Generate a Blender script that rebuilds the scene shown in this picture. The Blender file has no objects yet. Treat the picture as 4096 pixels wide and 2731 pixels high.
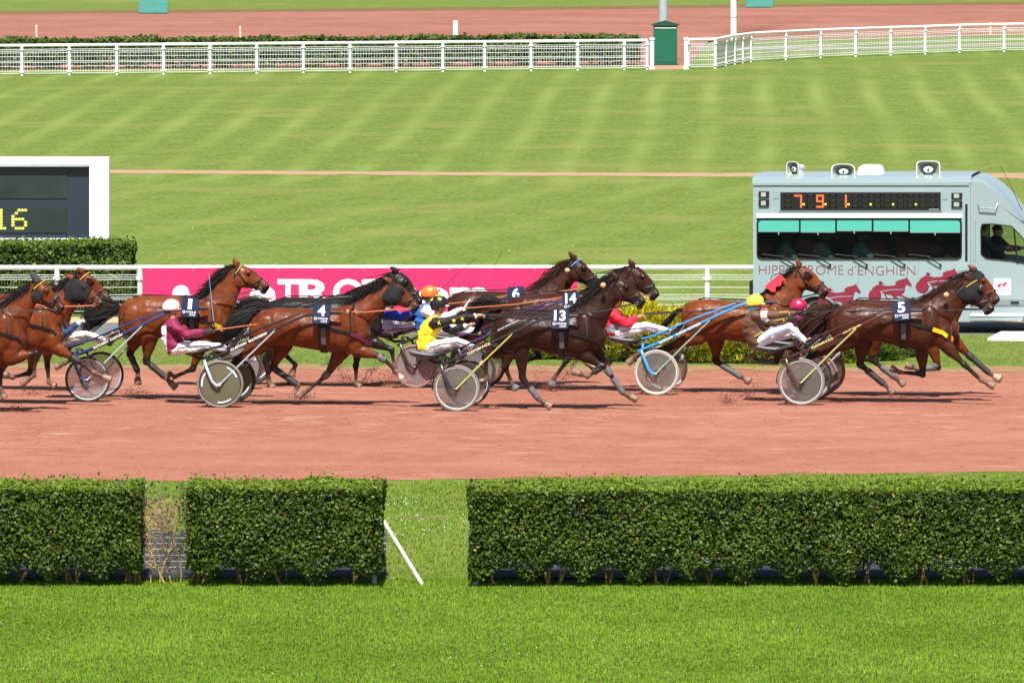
import bpy, bmesh, math, random
import numpy as np
from mathutils import Vector, noise
from mathutils.bvhtree import BVHTree
from mathutils.bvhtree import BVHTree
R = math.radians
rng = np.random.default_rng(7)
random.seed(7)
sc = bpy.context.scene
COL = sc.collection
# ---------------------------------------------------------------- camera, sky, sun, exposure
YAW, FPX, CAMH = R(7.6), 34560.0, 8.9
PITCH = math.atan(2145.5 / FPX)
CAM = Vector((17.0, -127.0, CAMH))
cd = bpy.data.cameras.new('camera'); cam = bpy.data.objects.new('camera', cd); COL.objects.link(cam)
cd.sensor_width = 36.0; cd.lens = FPX / 4096 * 36; cd.clip_start = 1.0; cd.clip_end = 3000
cam.location = CAM; cam.rotation_euler = (math.pi / 2 - PITCH, 0, YAW); sc.camera = cam
SUN_EL, SUN_AZ = R(57), R(6)
w = bpy.data.worlds.new('World'); sc.world = w; w.use_nodes = True
wt = w.node_tree; wt.nodes.clear()
sky = wt.nodes.new('ShaderNodeTexSky'); sky.sky_type = 'NISHITA'; sky.sun_disc = False
sky.sun_elevation = SUN_EL; sky.sun_rotation = math.pi + SUN_AZ
bgn = wt.nodes.new('ShaderNodeBackground'); bgn.inputs[1].default_value = 0.065
wo = wt.nodes.new('ShaderNodeOutputWorld')
wt.links.new(sky.outputs[0], bgn.inputs[0]); wt.links.new(bgn.outputs[0], wo.inputs[0])
sd = bpy.data.lights.new('sun', 'SUN'); sd.energy = 5.0; sd.angle = R(0.53); sd.color = (1.0, 0.955, 0.89)
so = bpy.data.objects.new('sun', sd); COL.objects.link(so)
so.rotation_euler = (math.pi / 2 - SUN_EL, 0, SUN_AZ); so.location = (0, -20, 60)
vs = sc.view_settings; vs.view_transform = 'Standard'; vs.look = 'None'; vs.exposure = 0.9; vs.gamma = 1.0; vs.use_curve_mapping = False

# ---------------------------------------------------------------- measuring helpers: photo pixel -> place
sa, ca, sp, cp = math.sin(YAW), math.cos(YAW), math.sin(PITCH), math.cos(PITCH)
VF = Vector((-sa * cp, ca * cp, -sp)); VR = Vector((ca, sa, 0)); VU = Vector((-sa * sp, ca * sp, cp))
def ray(u, v): return VF + VR * ((u - 2048) / FPX) - VU * ((v - 1365.5) / FPX)
def G(u, v, z=0.0):
    d = ray(u, v); t = (z - CAM.z) / d.z; return CAM + d * t
def PY(u, v, Y):
    d = ray(u, v); t = (Y - CAM.y) / d.y; return CAM + d * t
ZO = {'R1': (0, 1020, 2.375), 'R2': (440, 1020, 2.3764), 'R3': (740, 1020, 2.352), 'R4': (1480, 1000, 2.306),
      'R5': (1880, 1000, 2.306), 'R6': (2380, 1020, 2.5286), 'R7': (2960, 1000, 2.375), 'R8': (3396, 1000, 2.3757),
      'V': (2940, 600, 2.0346), 'SB': (0, 560, 2.239), 'T1': (0, 0, 1.68), 'T2': (1400, 0, 1.68), 'T3': (2700, 0, 1.6848),
      'H1': (0, 1860, 1.3067), 'H2': (1500, 1860, 1.568), 'H3': (2600, 1860, 1.5722),
      'A1': (0, 1060, 4.611), 'A3': (1400, 1080, 3.36), 'A6': (2900, 1120, 4.356), 'S': (0, 0, 1.0), 'D': (0, 0, 0.57422)}
def zs(k, x, y): o = ZO[k]; return o[0] + x / o[2], o[1] + y / o[2]

# ---------------------------------------------------------------- materials
MATS = {}
def nd(nt, t, **kw):
    n = nt.nodes.new(t)
    for k, v in kw.items(): setattr(n, k, v)
    return n
def mat(name, col, rough=0.6, metal=0.0, spec=0.5, var=0.0, vscale=30.0, bump=0.0, bscale=60.0, attr=None, emit=None,
        estr=0.0, sheen=0.0, coat=0.0, trans=0.0, transc=None, stretch=(1, 1, 1), twosided=0.0):
    if name in MATS: return MATS[name]
    m = bpy.data.materials.new(name); m.use_nodes = True; nt = m.node_tree; b = nt.nodes['Principled BSDF']
    b.inputs['Roughness'].default_value = rough; b.inputs['Metallic'].default_value = metal
    b.inputs['Specular IOR Level'].default_value = spec
    b.inputs['Coat Weight'].default_value = coat; b.inputs['Sheen Weight'].default_value = sheen
    c = (*col, 1.0); src = None
    if attr:
        a = nd(nt, 'ShaderNodeAttribute', attribute_name=attr); src = a.outputs['Color']
    tc = nd(nt, 'ShaderNodeTexCoord'); mp = nd(nt, 'ShaderNodeMapping'); mp.inputs['Scale'].default_value = stretch
    nt.links.new(tc.outputs['Object'], mp.inputs[0])
    if var > 0:
        n = nd(nt, 'ShaderNodeTexNoise'); n.inputs['Scale'].default_value = vscale; n.inputs['Detail'].default_value = 6
        nt.links.new(mp.outputs[0], n.inputs['Vector'])
        r = nd(nt, 'ShaderNodeMapRange'); r.inputs[1].default_value = 0.25; r.inputs[2].default_value = 0.75
        r.inputs[3].default_value = 1 - var; r.inputs[4].default_value = 1 + var
        nt.links.new(n.outputs[0], r.inputs[0])
        mx = nd(nt, 'ShaderNodeVectorMath', operation='SCALE')
        if src: nt.links.new(src, mx.inputs[0])
        else: mx.inputs[0].default_value = col
        nt.links.new(r.outputs[0], mx.inputs['Scale']); src = mx.outputs[0]
    if src: nt.links.new(src, b.inputs['Base Color'])
    else: b.inputs['Base Color'].default_value = c
    if bump > 0:
        n2 = nd(nt, 'ShaderNodeTexNoise'); n2.inputs['Scale'].default_value = bscale; n2.inputs['Detail'].default_value = 5
        nt.links.new(mp.outputs[0], n2.inputs['Vector'])
        bn = nd(nt, 'ShaderNodeBump'); bn.inputs['Strength'].default_value = bump; bn.inputs['Distance'].default_value = 0.02
        nt.links.new(n2.outputs[0], bn.inputs['Height']); nt.links.new(bn.outputs[0], b.inputs['Normal'])
    if emit: b.inputs['Emission Color'].default_value = (*emit, 1); b.inputs['Emission Strength'].default_value = estr
    if trans > 0:
        out = nt.nodes['Material Output']; tr = nd(nt, 'ShaderNodeBsdfTransparent'); tr.inputs[0].default_value = (*(transc or (1, 1, 1)), 1)
        ms = nd(nt, 'ShaderNodeMixShader'); ms.inputs[0].default_value = trans
        nt.links.new(b.outputs[0], ms.inputs[1]); nt.links.new(tr.outputs[0], ms.inputs[2]); nt.links.new(ms.outputs[0], out.inputs[0])
    if twosided > 0:      # leaves and grass let light through
        out = nt.nodes['Material Output']; tl = nd(nt, 'ShaderNodeBsdfTranslucent')
        if src: nt.links.new(src, tl.inputs[0])
        else: tl.inputs[0].default_value = c
        ms = nd(nt, 'ShaderNodeMixShader'); ms.inputs[0].default_value = twosided
        nt.links.new(b.outputs[0], ms.inputs[1]); nt.links.new(tl.outputs[0], ms.inputs[2]); nt.links.new(ms.outputs[0], out.inputs[0])
    MATS[name] = m; return m

# ---------------------------------------------------------------- mesh builder
def link(name, me, m=None, parent=None, loc=None):
    o = bpy.data.objects.new(name, me); COL.objects.link(o)
    if m is not None and me is not None: me.materials.clear(); me.materials.append(m)
    if parent is not None: o.parent = parent
    if loc is not None: o.location = loc
    return o
def tag(o, label=None, cat=None, group=None, kind=None):
    if label: o['label'] = label
    if cat: o['category'] = cat
    if group: o['group'] = group
    if kind: o['kind'] = kind
    return o
def V3(*a): return Vector(a[0]) if len(a) == 1 else Vector(a)
class MB:
    def __init__(s): s.v = []; s.f = []
    def add(s, vs, fs):
        o = len(s.v); s.v += [tuple(q) for q in vs]; s.f += [tuple(i + o for i in f) for f in fs]; return s
    def loft(s, rings, cap=True, closed=True):
        n = len(rings[0]); vs = [p for r in rings for p in r]; fs = []
        for i in range(len(rings) - 1):
            for j in range(n if closed else n - 1):
                k = (j + 1) % n; fs.append((i * n + j, i * n + k, (i + 1) * n + k, (i + 1) * n + j))
        if cap and closed:
            c0 = sum((Vector(p) for p in rings[0]), Vector()) / n; c1 = sum((Vector(p) for p in rings[-1]), Vector()) / n
            vs += [c0, c1]; a, b = len(vs) - 2, len(vs) - 1; m = (len(rings) - 1) * n
            for j in range(n):
                k = (j + 1) % n; fs.append((a, k, j)); fs.append((b, m + j, m + k))
        return s.add(vs, fs)
    def seg(s, p0, p1, prof, n=12, side=Vector((0, 1, 0))):
        p0, p1 = Vector(p0), Vector(p1); d = (p1 - p0); L = d.length
        if L < 1e-6: return s
        d /= L; e1 = side.cross(d)
        if e1.length < 1e-3: e1 = Vector((1, 0, 0)).cross(d)
        e1.normalize(); e2 = d.cross(e1).normalized(); rings = []
        for t, a, b in prof:
            c = p0 + d * (L * t)
            rings.append([c + e1 * (a * math.cos(2 * math.pi * i / n)) + e2 * (b * math.sin(2 * math.pi * i / n)) for i in range(n)])
        return s.loft(rings)
    def cap(s, p0, p1, r0, r1=None, n=8):
        r1 = r0 if r1 is None else r1; return s.seg(p0, p1, [(0, r0, r0), (1, r1, r1)], n)
    def tube(s, pts, r, n=6, r1=None):
        pts = [Vector(p) for p in pts]; N = len(pts); rings = []; prev = None
        for i, p in enumerate(pts):
            d = (pts[min(i + 1, N - 1)] - pts[max(i - 1, 0)])
            d = d.normalized() if d.length > 1e-9 else Vector((1, 0, 0))
            if prev is None:
                e1 = d.cross(Vector((0, 0, 1)))
                if e1.length < .05: e1 = d.cross(Vector((0, 1, 0)))
            else: e1 = prev - d * prev.dot(d)
            e1.normalize(); prev = e1; e2 = d.cross(e1)
            rr = r if r1 is None else r + (r1 - r) * i / max(1, N - 1)
            if isinstance(rr, tuple): ra, rb = rr
            else: ra = rb = rr
            rings.append([p + e1 * (ra * math.cos(2 * math.pi * k / n)) + e2 * (rb * math.sin(2 * math.pi * k / n)) for k in range(n)])
        return s.loft(rings)
    def strap(s, pts, w, th, nrm):
        """flat band along pts; nrm(i) outward normals"""
        pts = [Vector(p) for p in pts]; N = len(pts); rings = []
        for i, p in enumerate(pts):
            d = (pts[min(i + 1, N - 1)] - pts[max(i - 1, 0)]).normalized(); n_ = Vector(nrm[i]).normalized(); s_ = d.cross(n_).normalized()
            rings.append([p + s_ * w - n_ * th, p + s_ * w + n_ * th, p - s_ * w + n_ * th, p - s_ * w - n_ * th])
        return s.loft(rings)
    def ell(s, c, rx, ry, rz, nu=12, nv=8, M=None):
        vs, fs = [], []; c = Vector(c)
        for i in range(nv + 1):
            th = math.pi * i / nv
            for j in range(nu):
                ph = 2 * math.pi * j / nu
                q = Vector((rx * math.sin(th) * math.cos(ph), ry * math.sin(th) * math.sin(ph), rz * math.cos(th)))
                if M is not None: q = M @ q
                vs.append(c + q)
        for i in range(nv):
            for j in range(nu):
                k = (j + 1) % nu; fs.append((i * nu + j, i * nu + k, (i + 1) * nu + k, (i + 1) * nu + j))
        return s.add(vs, fs)
    def box(s, lo, hi):
        x0, y0, z0 = lo; x1, y1, z1 = hi
        return s.add([(x0, y0, z0), (x1, y0, z0), (x1, y1, z0), (x0, y1, z0), (x0, y0, z1), (x1, y0, z1), (x1, y1, z1), (x0, y1, z1)],
                     [(0, 3, 2, 1), (4, 5, 6, 7), (0, 1, 5, 4), (1, 2, 6, 5), (2, 3, 7, 6), (3, 0, 4, 7)])
    def prism(s, poly, d):
        """poly: 3d outline, extruded by vector d"""
        n = len(poly); d = Vector(d); vs = [Vector(p) for p in poly] + [Vector(p) + d for p in poly]
        fs = [tuple(range(n)), tuple(range(2 * n - 1, n - 1, -1))] + [(j, j + n, (j + 1) % n + n, (j + 1) % n) for j in range(n)]
        return s.add(vs, fs)
    def torus(s, c, R_, r, ax=(0, 1, 0), n=40, m=8, ry=None):
        c = Vector(c); ax = Vector(ax).normalized(); e1 = ax.cross(Vector((0, 0, 1))).normalized(); e2 = ax.cross(e1); ry = ry or r
        rings = []
        for i in range(n + 1):
            t = 2 * math.pi * i / n; d = e1 * math.cos(t) + e2 * math.sin(t)
            rings.append([c + d * (R_ + r * math.cos(2 * math.pi * k / m)) + ax * (ry * math.sin(2 * math.pi * k / m)) for k in range(m)])
        return s.loft(rings, cap=False)
    def mesh(s, name, org=(0, 0, 0), smooth=True, fix=True):
        me = bpy.data.meshes.new(name); o = Vector(org)
        me.from_pydata([(x - o.x, y - o.y, z - o.z) for x, y, z in s.v], [], s.f)
        if fix:
            bm = bmesh.new(); bm.from_mesh(me); bmesh.ops.recalc_face_normals(bm, faces=bm.faces); bm.to_mesh(me); bm.free()
        if smooth: me.polygons.foreach_set('use_smooth', [True] * len(me.polygons))
        me.update(); return me
    def build(s, name, m, org=(0, 0, 0), parent=None, loc=None, smooth=True, sharp=True, fix=True):
        me = s.mesh(name, org, smooth, fix)
        if smooth and sharp: me.set_sharp_from_angle(angle=R(40))
        return link(name, me, m, parent, loc)
def root(name, loc, label, cat, group=None):
    o = bpy.data.objects.new(name, None); COL.objects.link(o); o.location = loc; o.empty_display_size = .2
    return tag(o, label, cat, group)
def remeshed(mb, voxel, org, smooth=3, amp=0.0, nsc=8.0):
    """fuse overlapping closed pieces into one continuous surface"""
    me = mb.mesh('tmp', org, True); o = bpy.data.objects.new('tmp', me); COL.objects.link(o)
    md = o.modifiers.new('r', 'REMESH'); md.mode = 'VOXEL'; md.voxel_size = voxel; md.use_smooth_shade = True
    if smooth: s_ = o.modifiers.new('s', 'SMOOTH'); s_.iterations = smooth; s_.factor = .5
    dg = bpy.context.evaluated_depsgraph_get(); ev = o.evaluated_get(dg)
    out = bpy.data.meshes.new_from_object(ev); bpy.data.objects.remove(o); bpy.data.meshes.remove(me)
    if amp > 0:
        n = len(out.vertices); co = np.empty(n * 3); out.vertices.foreach_get('co', co); co = co.reshape(-1, 3)
        no = np.empty(n * 3); out.vertices.foreach_get('normal', no); no = no.reshape(-1, 3)
        d = np.array([noise.noise(Vector((c[0] * nsc, c[1] * nsc * .7, c[2] * nsc * 1.6))) + .5 * noise.noise(Vector((c[0] * nsc * 2.7 + 9, c[1] * nsc * 2, c[2] * nsc * 3))) for c in co])
        co += no * (d * amp)[:, None]; out.vertices.foreach_set('co', co.ravel()); out.update()
    out.polygons.foreach_set('use_smooth', [True] * len(out.polygons))
    return out
def verts_np(me):
    co = np.empty(len(me.vertices) * 3); me.vertices.foreach_get('co', co); return co.reshape(-1, 3)
def set_col(me, rgb):
    a = me.color_attributes.new('Col', 'FLOAT_COLOR', 'POINT')
    a.data.foreach_set('color', np.concatenate([rgb, np.ones((len(rgb), 1))], 1).astype(np.float32).ravel())
def dist_seg(P, a, b):
    a, b = np.array(a), np.array(b); d = b - a; t = np.clip(((P - a) @ d) / (d @ d + 1e-12), 0, 1)
    return np.linalg.norm(P - (a + t[:, None] * d), axis=1), t
def sstep(x, a, b): t = np.clip((x - a) / (b - a), 0, 1); return t * t * (3 - 2 * t)
def soup(name, verts, faces_n, m, parent=None, loc=None, colors=None, smooth=False):
    """many small faces (faces_n verts each, consecutive) as one mesh, fast"""
    nv = len(verts); nf = nv // faces_n; me = bpy.data.meshes.new(name)
    me.vertices.add(nv); me.vertices.foreach_set('co', np.asarray(verts, np.float32).ravel())
    me.loops.add(nv); me.loops.foreach_set('vertex_index', np.arange(nv, dtype=np.int32))
    me.polygons.add(nf); me.polygons.foreach_set('loop_start', np.arange(0, nv, faces_n, dtype=np.int32))
    if smooth: me.polygons.foreach_set('use_smooth', [True] * nf)
    me.update(calc_edges=True)
    if colors is not None: set_col(me, colors)
    return link(name, me, m, parent, loc)
_tc = {}
def text_poly(txt, bold=0.0):
    key = (txt, bold)
    if key not in _tc:
        c = bpy.data.curves.new('t', 'FONT'); c.body = txt; c.offset = bold; c.resolution_u = 3; c.fill_mode = 'BOTH'
        o = bpy.data.objects.new('t', c); COL.objects.link(o); dg = bpy.context.evaluated_depsgraph_get()
        me = bpy.data.meshes.new_from_object(o.evaluated_get(dg)); bpy.data.objects.remove(o); bpy.data.curves.remove(c)
        v = [tuple(q.co)[:2] for q in me.vertices]; f = [tuple(p.vertices) for p in me.polygons]; bpy.data.meshes.remove(me)
        x0, x1 = min(q[0] for q in v), max(q[0] for q in v); y0, y1 = min(q[1] for q in v), max(q[1] for q in v)
        _tc[key] = ([((q[0] - x0) / (x1 - x0), (q[1] - y0) / (y1 - y0)) for q in v], f)
    return _tc[key]
def put_text(txt, o, rt, up, bold=0.0, slant=0.0):
    """lettering stretched over the parallelogram o, o+rt, o+up"""
    v, f = text_poly(txt, bold); o, rt, up = Vector(o), Vector(rt), Vector(up)
    return MB().add([o + rt * (x + slant * y) + up * y for x, y in v], f)
# ================================================================ THE SETTING
def ground_mat(name, c1, c2, c3, streak=(.35, 3.0, 1), fine=22.0, stripes=False, bump=.5, coarse=.25, lines=None):
    m = bpy.data.materials.new(name); m.use_nodes = True; nt = m.node_tree; b = nt.nodes['Principled BSDF']
    b.inputs['Roughness'].default_value = .95; b.inputs['Specular IOR Level'].default_value = .1
    g = nd(nt, 'ShaderNodeNewGeometry'); mp = nd(nt, 'ShaderNodeMapping'); mp.vector_type = 'POINT'; mp.inputs['Scale'].default_value = streak
    nt.links.new(g.outputs['Position'], mp.inputs[0])
    def noi(scale, det=6, src=None, rough=.6):
        n = nd(nt, 'ShaderNodeTexNoise'); n.inputs['Scale'].default_value = scale; n.inputs['Detail'].default_value = det; n.inputs['Roughness'].default_value = rough
        nt.links.new(src or g.outputs['Position'], n.inputs['Vector']); return n.outputs[0]
    def ramp(x, lo, hi):
        r = nd(nt, 'ShaderNodeMapRange'); r.interpolation_type = 'SMOOTHSTEP'; r.inputs[1].default_value = lo; r.inputs[2].default_value = hi
        nt.links.new(x, r.inputs[0]); return r.outputs[0]
    def mix(f, a, bb, bt='MIX'):
        x = nd(nt, 'ShaderNodeMix', data_type='RGBA', blend_type=bt)
        if hasattr(f, 'links') or not isinstance(f, (int, float)): nt.links.new(f, x.inputs[0])
        else: x.inputs[0].default_value = f
        for i, q in ((6, a), (7, bb)):
            if isinstance(q, tuple): x.inputs[i].default_value = (*q, 1)
            else: nt.links.new(q, x.inputs[i])
        return x.outputs[2]
    def math_(op, a, bb):
        x = nd(nt, 'ShaderNodeMath', operation=op)
        for i, q in ((0, a), (1, bb)):
            if isinstance(q, (int, float)): x.inputs[i].default_value = q
            else: nt.links.new(q, x.inputs[i])
        return x.outputs[0]
    col = mix(ramp(noi(fine, 8, mp.outputs[0], .75), .36, .64), c1, c2)
    col = mix(math_('MULTIPLY', ramp(noi(fine * .16, 6, mp.outputs[0], .7), .42, .66), .45), col, c3)
    col = mix(ramp(noi(coarse, 5), .5, .78), col, c3)
    if lines:      # fine harrow lines and darker worn clumps
        def ln(sx_, sy_, sc_, lo, hi, off=0.0):
            m2 = nd(nt, 'ShaderNodeMapping'); m2.inputs['Scale'].default_value = (sx_, sy_, 1); m2.inputs['Location'].default_value = (off, off, 0)
            nt.links.new(g.outputs['Position'], m2.inputs[0]); return ramp(noi(sc_, 5, m2.outputs[0], .65), lo, hi)
        band = ramp(noi(.12, 2, None, .5), .38, .62)
        col = mix(math_('MULTIPLY', math_('MULTIPLY', ln(.30, 1.5, 3.2, .54, .66), band), .55), col, lines[0])
        col = mix(math_('MULTIPLY', ln(.5, 1.1, 2.6, .60, .70, 7.7), .6), col, lines[1])
        col = mix(math_('MULTIPLY', ln(.05, .22, 1.4, .45, .62, 3.1), .45), col, c3)
    if stripes:
        sx = nd(nt, 'ShaderNodeSeparateXYZ'); nt.links.new(g.outputs['Position'], sx.inputs[0])
        wob = math_('MULTIPLY', noi(.02, 0), .7)
        def stripe(az, per, amp, lo, hi):
            q = math_('ADD', math_('MULTIPLY', sx.outputs[0], math.cos(az) / per), math_('MULTIPLY', sx.outputs[1], math.sin(az) / per))
            q = math_('FRACT', math_('ADD', q, wob), 0.0)
            q = math_('ABSOLUTE', math_('SUBTRACT', q, .5), 0.0)
            lines = ramp(q, .2, .5)
            zone = math_('MULTIPLY', ramp(sx.outputs[1], lo, lo + 14), math_('SUBTRACT', 1.0, ramp(sx.outputs[1], hi, hi + 10)))
            vary = ramp(noi(.05, 3), .25, .7)
            return math_('MULTIPLY', math_('MULTIPLY', math_('MULTIPLY', lines, zone), vary), amp)
        f1 = stripe(R(6.2), 1.66, .55, 68, 180); f2 = stripe(R(-3.0), 2.3, .34, 20, 76)
        col = mix(f1, col, (c2[0] * 1.45, c2[1] * 1.36, c2[2] * 1.9)); col = mix(f2, col, (c2[0] * 1.4, c2[1] * 1.32, c2[2] * 1.8))
    vo = nd(nt, 'ShaderNodeTexNoise'); vo.inputs['Scale'].default_value = fine * 1.7; vo.inputs['Detail'].default_value = 4
    nt.links.new(mp.outputs[0], vo.inputs['Vector'])
    bn = nd(nt, 'ShaderNodeBump'); bn.inputs['Strength'].default_value = bump; bn.inputs['Distance'].default_value = .05
    nt.links.new(vo.outputs[0], bn.inputs['Height']); nt.links.new(bn.outputs[0], b.inputs['Normal'])
    nt.links.new(col, b.inputs['Base Color']); return m
GRASS = ground_mat('grass', (.060, .112, .013), (.140, .184, .035), (.170, .180, .047), stripes=True, fine=9.0, streak=(.8, .35, 1), coarse=.16)
DIRT = ground_mat('track_cinder', (.235, .088, .056), (.295, .118, .077), (.335, .150, .103), streak=(.9, .5, 1), fine=11.0, bump=1.0, coarse=.35, lines=((.60, .38, .29), (.12, .038, .022)))
DIRT2 = ground_mat('far_cinder', (.20, .074, .050), (.255, .105, .074), (.28, .13, .095), streak=(.5, .25, 1), fine=5.0, bump=.3, coarse=.12, lines=((.46, .27, .21), (.17, .06, .04)))
ROADM = ground_mat('asphalt', (.10, .10, .105), (.15, .15, .155), (.17, .165, .16), fine=14, bump=.2)
SAND = ground_mat('sand', (.38, .28, .17), (.46, .35, .22), (.40, .25, .17), fine=14, bump=.2)
PATHM = ground_mat('path_dirt', (.30, .17, .12), (.40, .25, .17), (.24, .2, .09), fine=8, bump=.2)
BROWN = ground_mat('dry_verge', (.09, .06, .025), (.20, .12, .06), (.12, .12, .03), fine=6, streak=(.4, 1.4, 1))
def sheet(name, top, bot, z, m, jit=0.0, step=60, kind='structure', label=None):
    """ground sheet between two edges given as photo points on the ground"""
    def dense(pts):
        P = [G(*p) for p in pts]; out = []
        for a, b in zip(P[:-1], P[1:]):
            n = max(1, int((b - a).length / .35))
            for i in range(n): out.append(a.lerp(b, i / n))
        out.append(P[-1]); return out
    A, B = dense(top), dense(bot); n = max(len(A), len(B))
    def rs(P): return [P[min(len(P) - 1, round(i * (len(P) - 1) / (n - 1)))] for i in range(n)]
    A, B = rs(A), rs(B); vs, fs = [], []
    for i in range(n):
        for q, s_ in ((A[i], 1), (B[i], 2)):
            j = jit * (noise.noise(Vector((q.x * 1.3, s_ * 7.1, 0))) + .6 * noise.noise(Vector((q.x * 4.1, s_ * 3.3, 5)))) if jit else 0
            vs.append((q.x, q.y + j, z))
    for i in range(n - 1): fs.append((2 * i, 2 * i + 1, 2 * i + 3, 2 * i + 2))
    o = MB().add(vs, fs).build(name, m, smooth=False, fix=True)
    me = o.data
    if me.polygons[0].normal.z < 0: me.flip_normals()
    return tag(o, label, None, None, kind)
gm = MB(); S_ = 900; gm.add([(-S_, -200, 0), (S_, -200, 0), (S_, 1500, 0), (-S_, 1500, 0)], [(0, 1, 2, 3)])
tag(gm.build('ground', GRASS, smooth=False), kind='structure')
sheet('race_track', [(-9000, 1440), (-300, 1463), (2048, 1470), (4096, 1478), (12000, 1505)], [(-9000, 1985), (-300, 1930), (1530, 1921), (4096, 1886), (12000, 1800)], .004, DIRT, .12)
sheet('track_edge', [(-9000, 1433), (-300, 1456), (2048, 1463), (4096, 1471), (12000, 1498)], [(-9000, 1452), (-300, 1475), (2048, 1482), (4096, 1490), (12000, 1517)], .008, ground_mat('dry_edge', (.20, .11, .06), (.31, .165, .105), (.19, .17, .05), streak=(.9, .5, 1), fine=7, bump=.5, coarse=1.3), .8)
sheet('service_road', [(-9000, 1288), (12000, 1298)], [(-9000, 1341), (12000, 1336)], .004, ROADM)
sheet('sand_strip', [(-9000, 1270), (12000, 1270)], [(-9000, 1287.5), (12000, 1297.5)], .006, SAND, .1)
sheet('infield_path', [(-9000, 640), (440, 680), (2000, 690), (4096, 694), (12000, 706)], [(-9000, 652), (440, 694), (2000, 703), (4096, 714), (12000, 730)], .004, PATHM, .35)
sheet('far_track', [(-9000, 110), (0, 57), (2300, 38), (4096, 18), (9000, -30)], [(-9000, 300), (0, 281), (2760, 262), (2830, 168), (4096, 140), (9000, 95)], .004, DIRT2, .3)
sheet('gate_path', [(2595, 263), (2745, 262)], [(2585, 281), (2735, 279)], .006, PATHM, .1)
sheet('far_path', [(2790, 186), (3500, 189), (4096, 176)], [(2780, 202), (3500, 199), (4096, 184)], .005, ground_mat('pale_path', (.19, .18, .16), (.24, .225, .2), (.2, .2, .12), fine=4, bump=.1), .2)
sheet('dirt_verge', [(-2500, 66), (0, 45), (2300, 27), (4096, 8), (7000, -18)], [(-2500, 79.5), (0, 58.5), (2300, 39.5), (4096, 19.5), (7000, -6.5)], .006, BROWN, .8)
sheet('bare_patch', [(300, 1990), (720, 1990)], [(330, 2118), (700, 2118)], .004, ground_mat('bare_soil', (.20, .10, .065), (.30, .17, .115), (.16, .15, .05), fine=6, streak=(1, .6, 1), coarse=1.2), .6)

# ---------------------------------------------------------------- grass blades
GBL = mat('grass_blade', (.1, .2, .02), .8, spec=.15, attr='Col', twosided=.48)
def blades(name, u0, u1, v0, v1, n, h=(.03, .065), wd=.006, c0=(.05, .11, .008), c1=(.16, .26, .035), reject=None, label='short mown grass blades on the lawn', edge=False, dry_spots=()):
    """scatter blades evenly over the ground seen between photo rows v0..v1"""
    d0 = CAMH * FPX / (v1 + 780); d1 = CAMH * FPX / (v0 + 780)
    d = np.sqrt(rng.uniform(d0 ** 2, d1 ** 2, n)) if not edge else rng.uniform(d0, d1, n)
    xs = rng.uniform(u0, u1, n); fx = (xs - 2048) / FPX * d
    X = CAM.x - sa * d + ca * fx; Y = CAM.y + ca * d + sa * fx
    if reject is not None:
        k = ~reject(xs, CAMH * FPX / d - 780, X, Y); X, Y = X[k], Y[k]; n = len(X)
    patch = np.array([noise.noise(Vector((x * .55, y * .3, 1))) + .7 * noise.noise(Vector((x * 2.1, y * 1.2, 4))) for x, y in zip(X, Y)])
    hh = rng.uniform(*h, n) * (1 + .35 * patch); az = rng.uniform(0, 2 * math.pi, n); lean = rng.normal(0, .55, n)
    dx, dy = np.cos(az), np.sin(az); ww = wd * rng.uniform(.7, 1.4, n)
    b0 = np.stack([X - dy * ww, Y + dx * ww, np.full(n, .0)], 1); b1 = np.stack([X + dy * ww, Y - dx * ww, np.full(n, .0)], 1)
    tp = np.stack([X + dx * lean * hh, Y + dy * lean * hh, hh], 1)
    v = np.stack([b0, b1, tp], 1).reshape(-1, 3)
    t = np.clip(.5 + .45 * patch + rng.normal(0, .22, n), 0, 1)[:, None]; c = np.array(c0) * (1 - t) + np.array(c1) * t
    dry = (rng.random(n) < .07)[:, None]; c = np.where(dry, np.array((.26, .24, .08)), c)
    for pu, pv, pw, ph in dry_spots:      # worn, dry turf
        q = G(pu, pv); wx = pw / 88 / 4; ex = ((X - q.x) * ca + (Y - q.y) * sa) / wx; ey = (-(X - q.x) * sa + (Y - q.y) * ca) / ph; m_ = (ex ** 2 + ey ** 2 + .5 * patch < rng.uniform(.3, 1.1, n))
        c = np.where(m_[:, None], np.array((.34, .24, .11)) * rng.uniform(.7, 1.2, n)[:, None], c); v.reshape(-1, 3, 3)[m_, 2, 2] *= .55
    o = soup(name, v, 3, GBL, colors=np.repeat(c, 3, 0)); return tag(o, label, 'grass', kind='stuff')
blades('lawn_grass', -150, 4250, 2318, 2790, 330000, (.017, .035), .0078, (.128, .240, .012), (.275, .435, .046))
def rej(u, v, X, Y): return (v > 2118) & ~((u > 1500) & (u < 1900)) & (v < 2322)
blades('verge_grass', -150, 4250, 1880, 2345, 120000, (.02, .04), .007, (.115, .205, .012), (.27, .40, .045), reject=lambda u, v, X, Y: rej(u, v, X, Y) | (v < 1930 - 35 * np.clip((u - 1530) / 2566, 0, 1) - 4 + 6 * np.sin(X * 1.9) + 5 * np.sin(X * 5.3)), label='grass between the hedges and the track', dry_spots=((1700, 2070, 170, .45), (1580, 2270, 100, .4), (1560, 2318, 90, .3), (1870, 2090, 60, .3)))
blades('trackside_grass', -150, 4250, 1343, 1478, 45000, (.008, .02), .006, (.10, .15, .018), (.23, .27, .05), reject=lambda u, v, X, Y: (v > 1462 + 4 * np.sin(X * 2.3) + 3 * np.sin(X * 7.1)), label='grass strip between the track and the service road')
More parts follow.
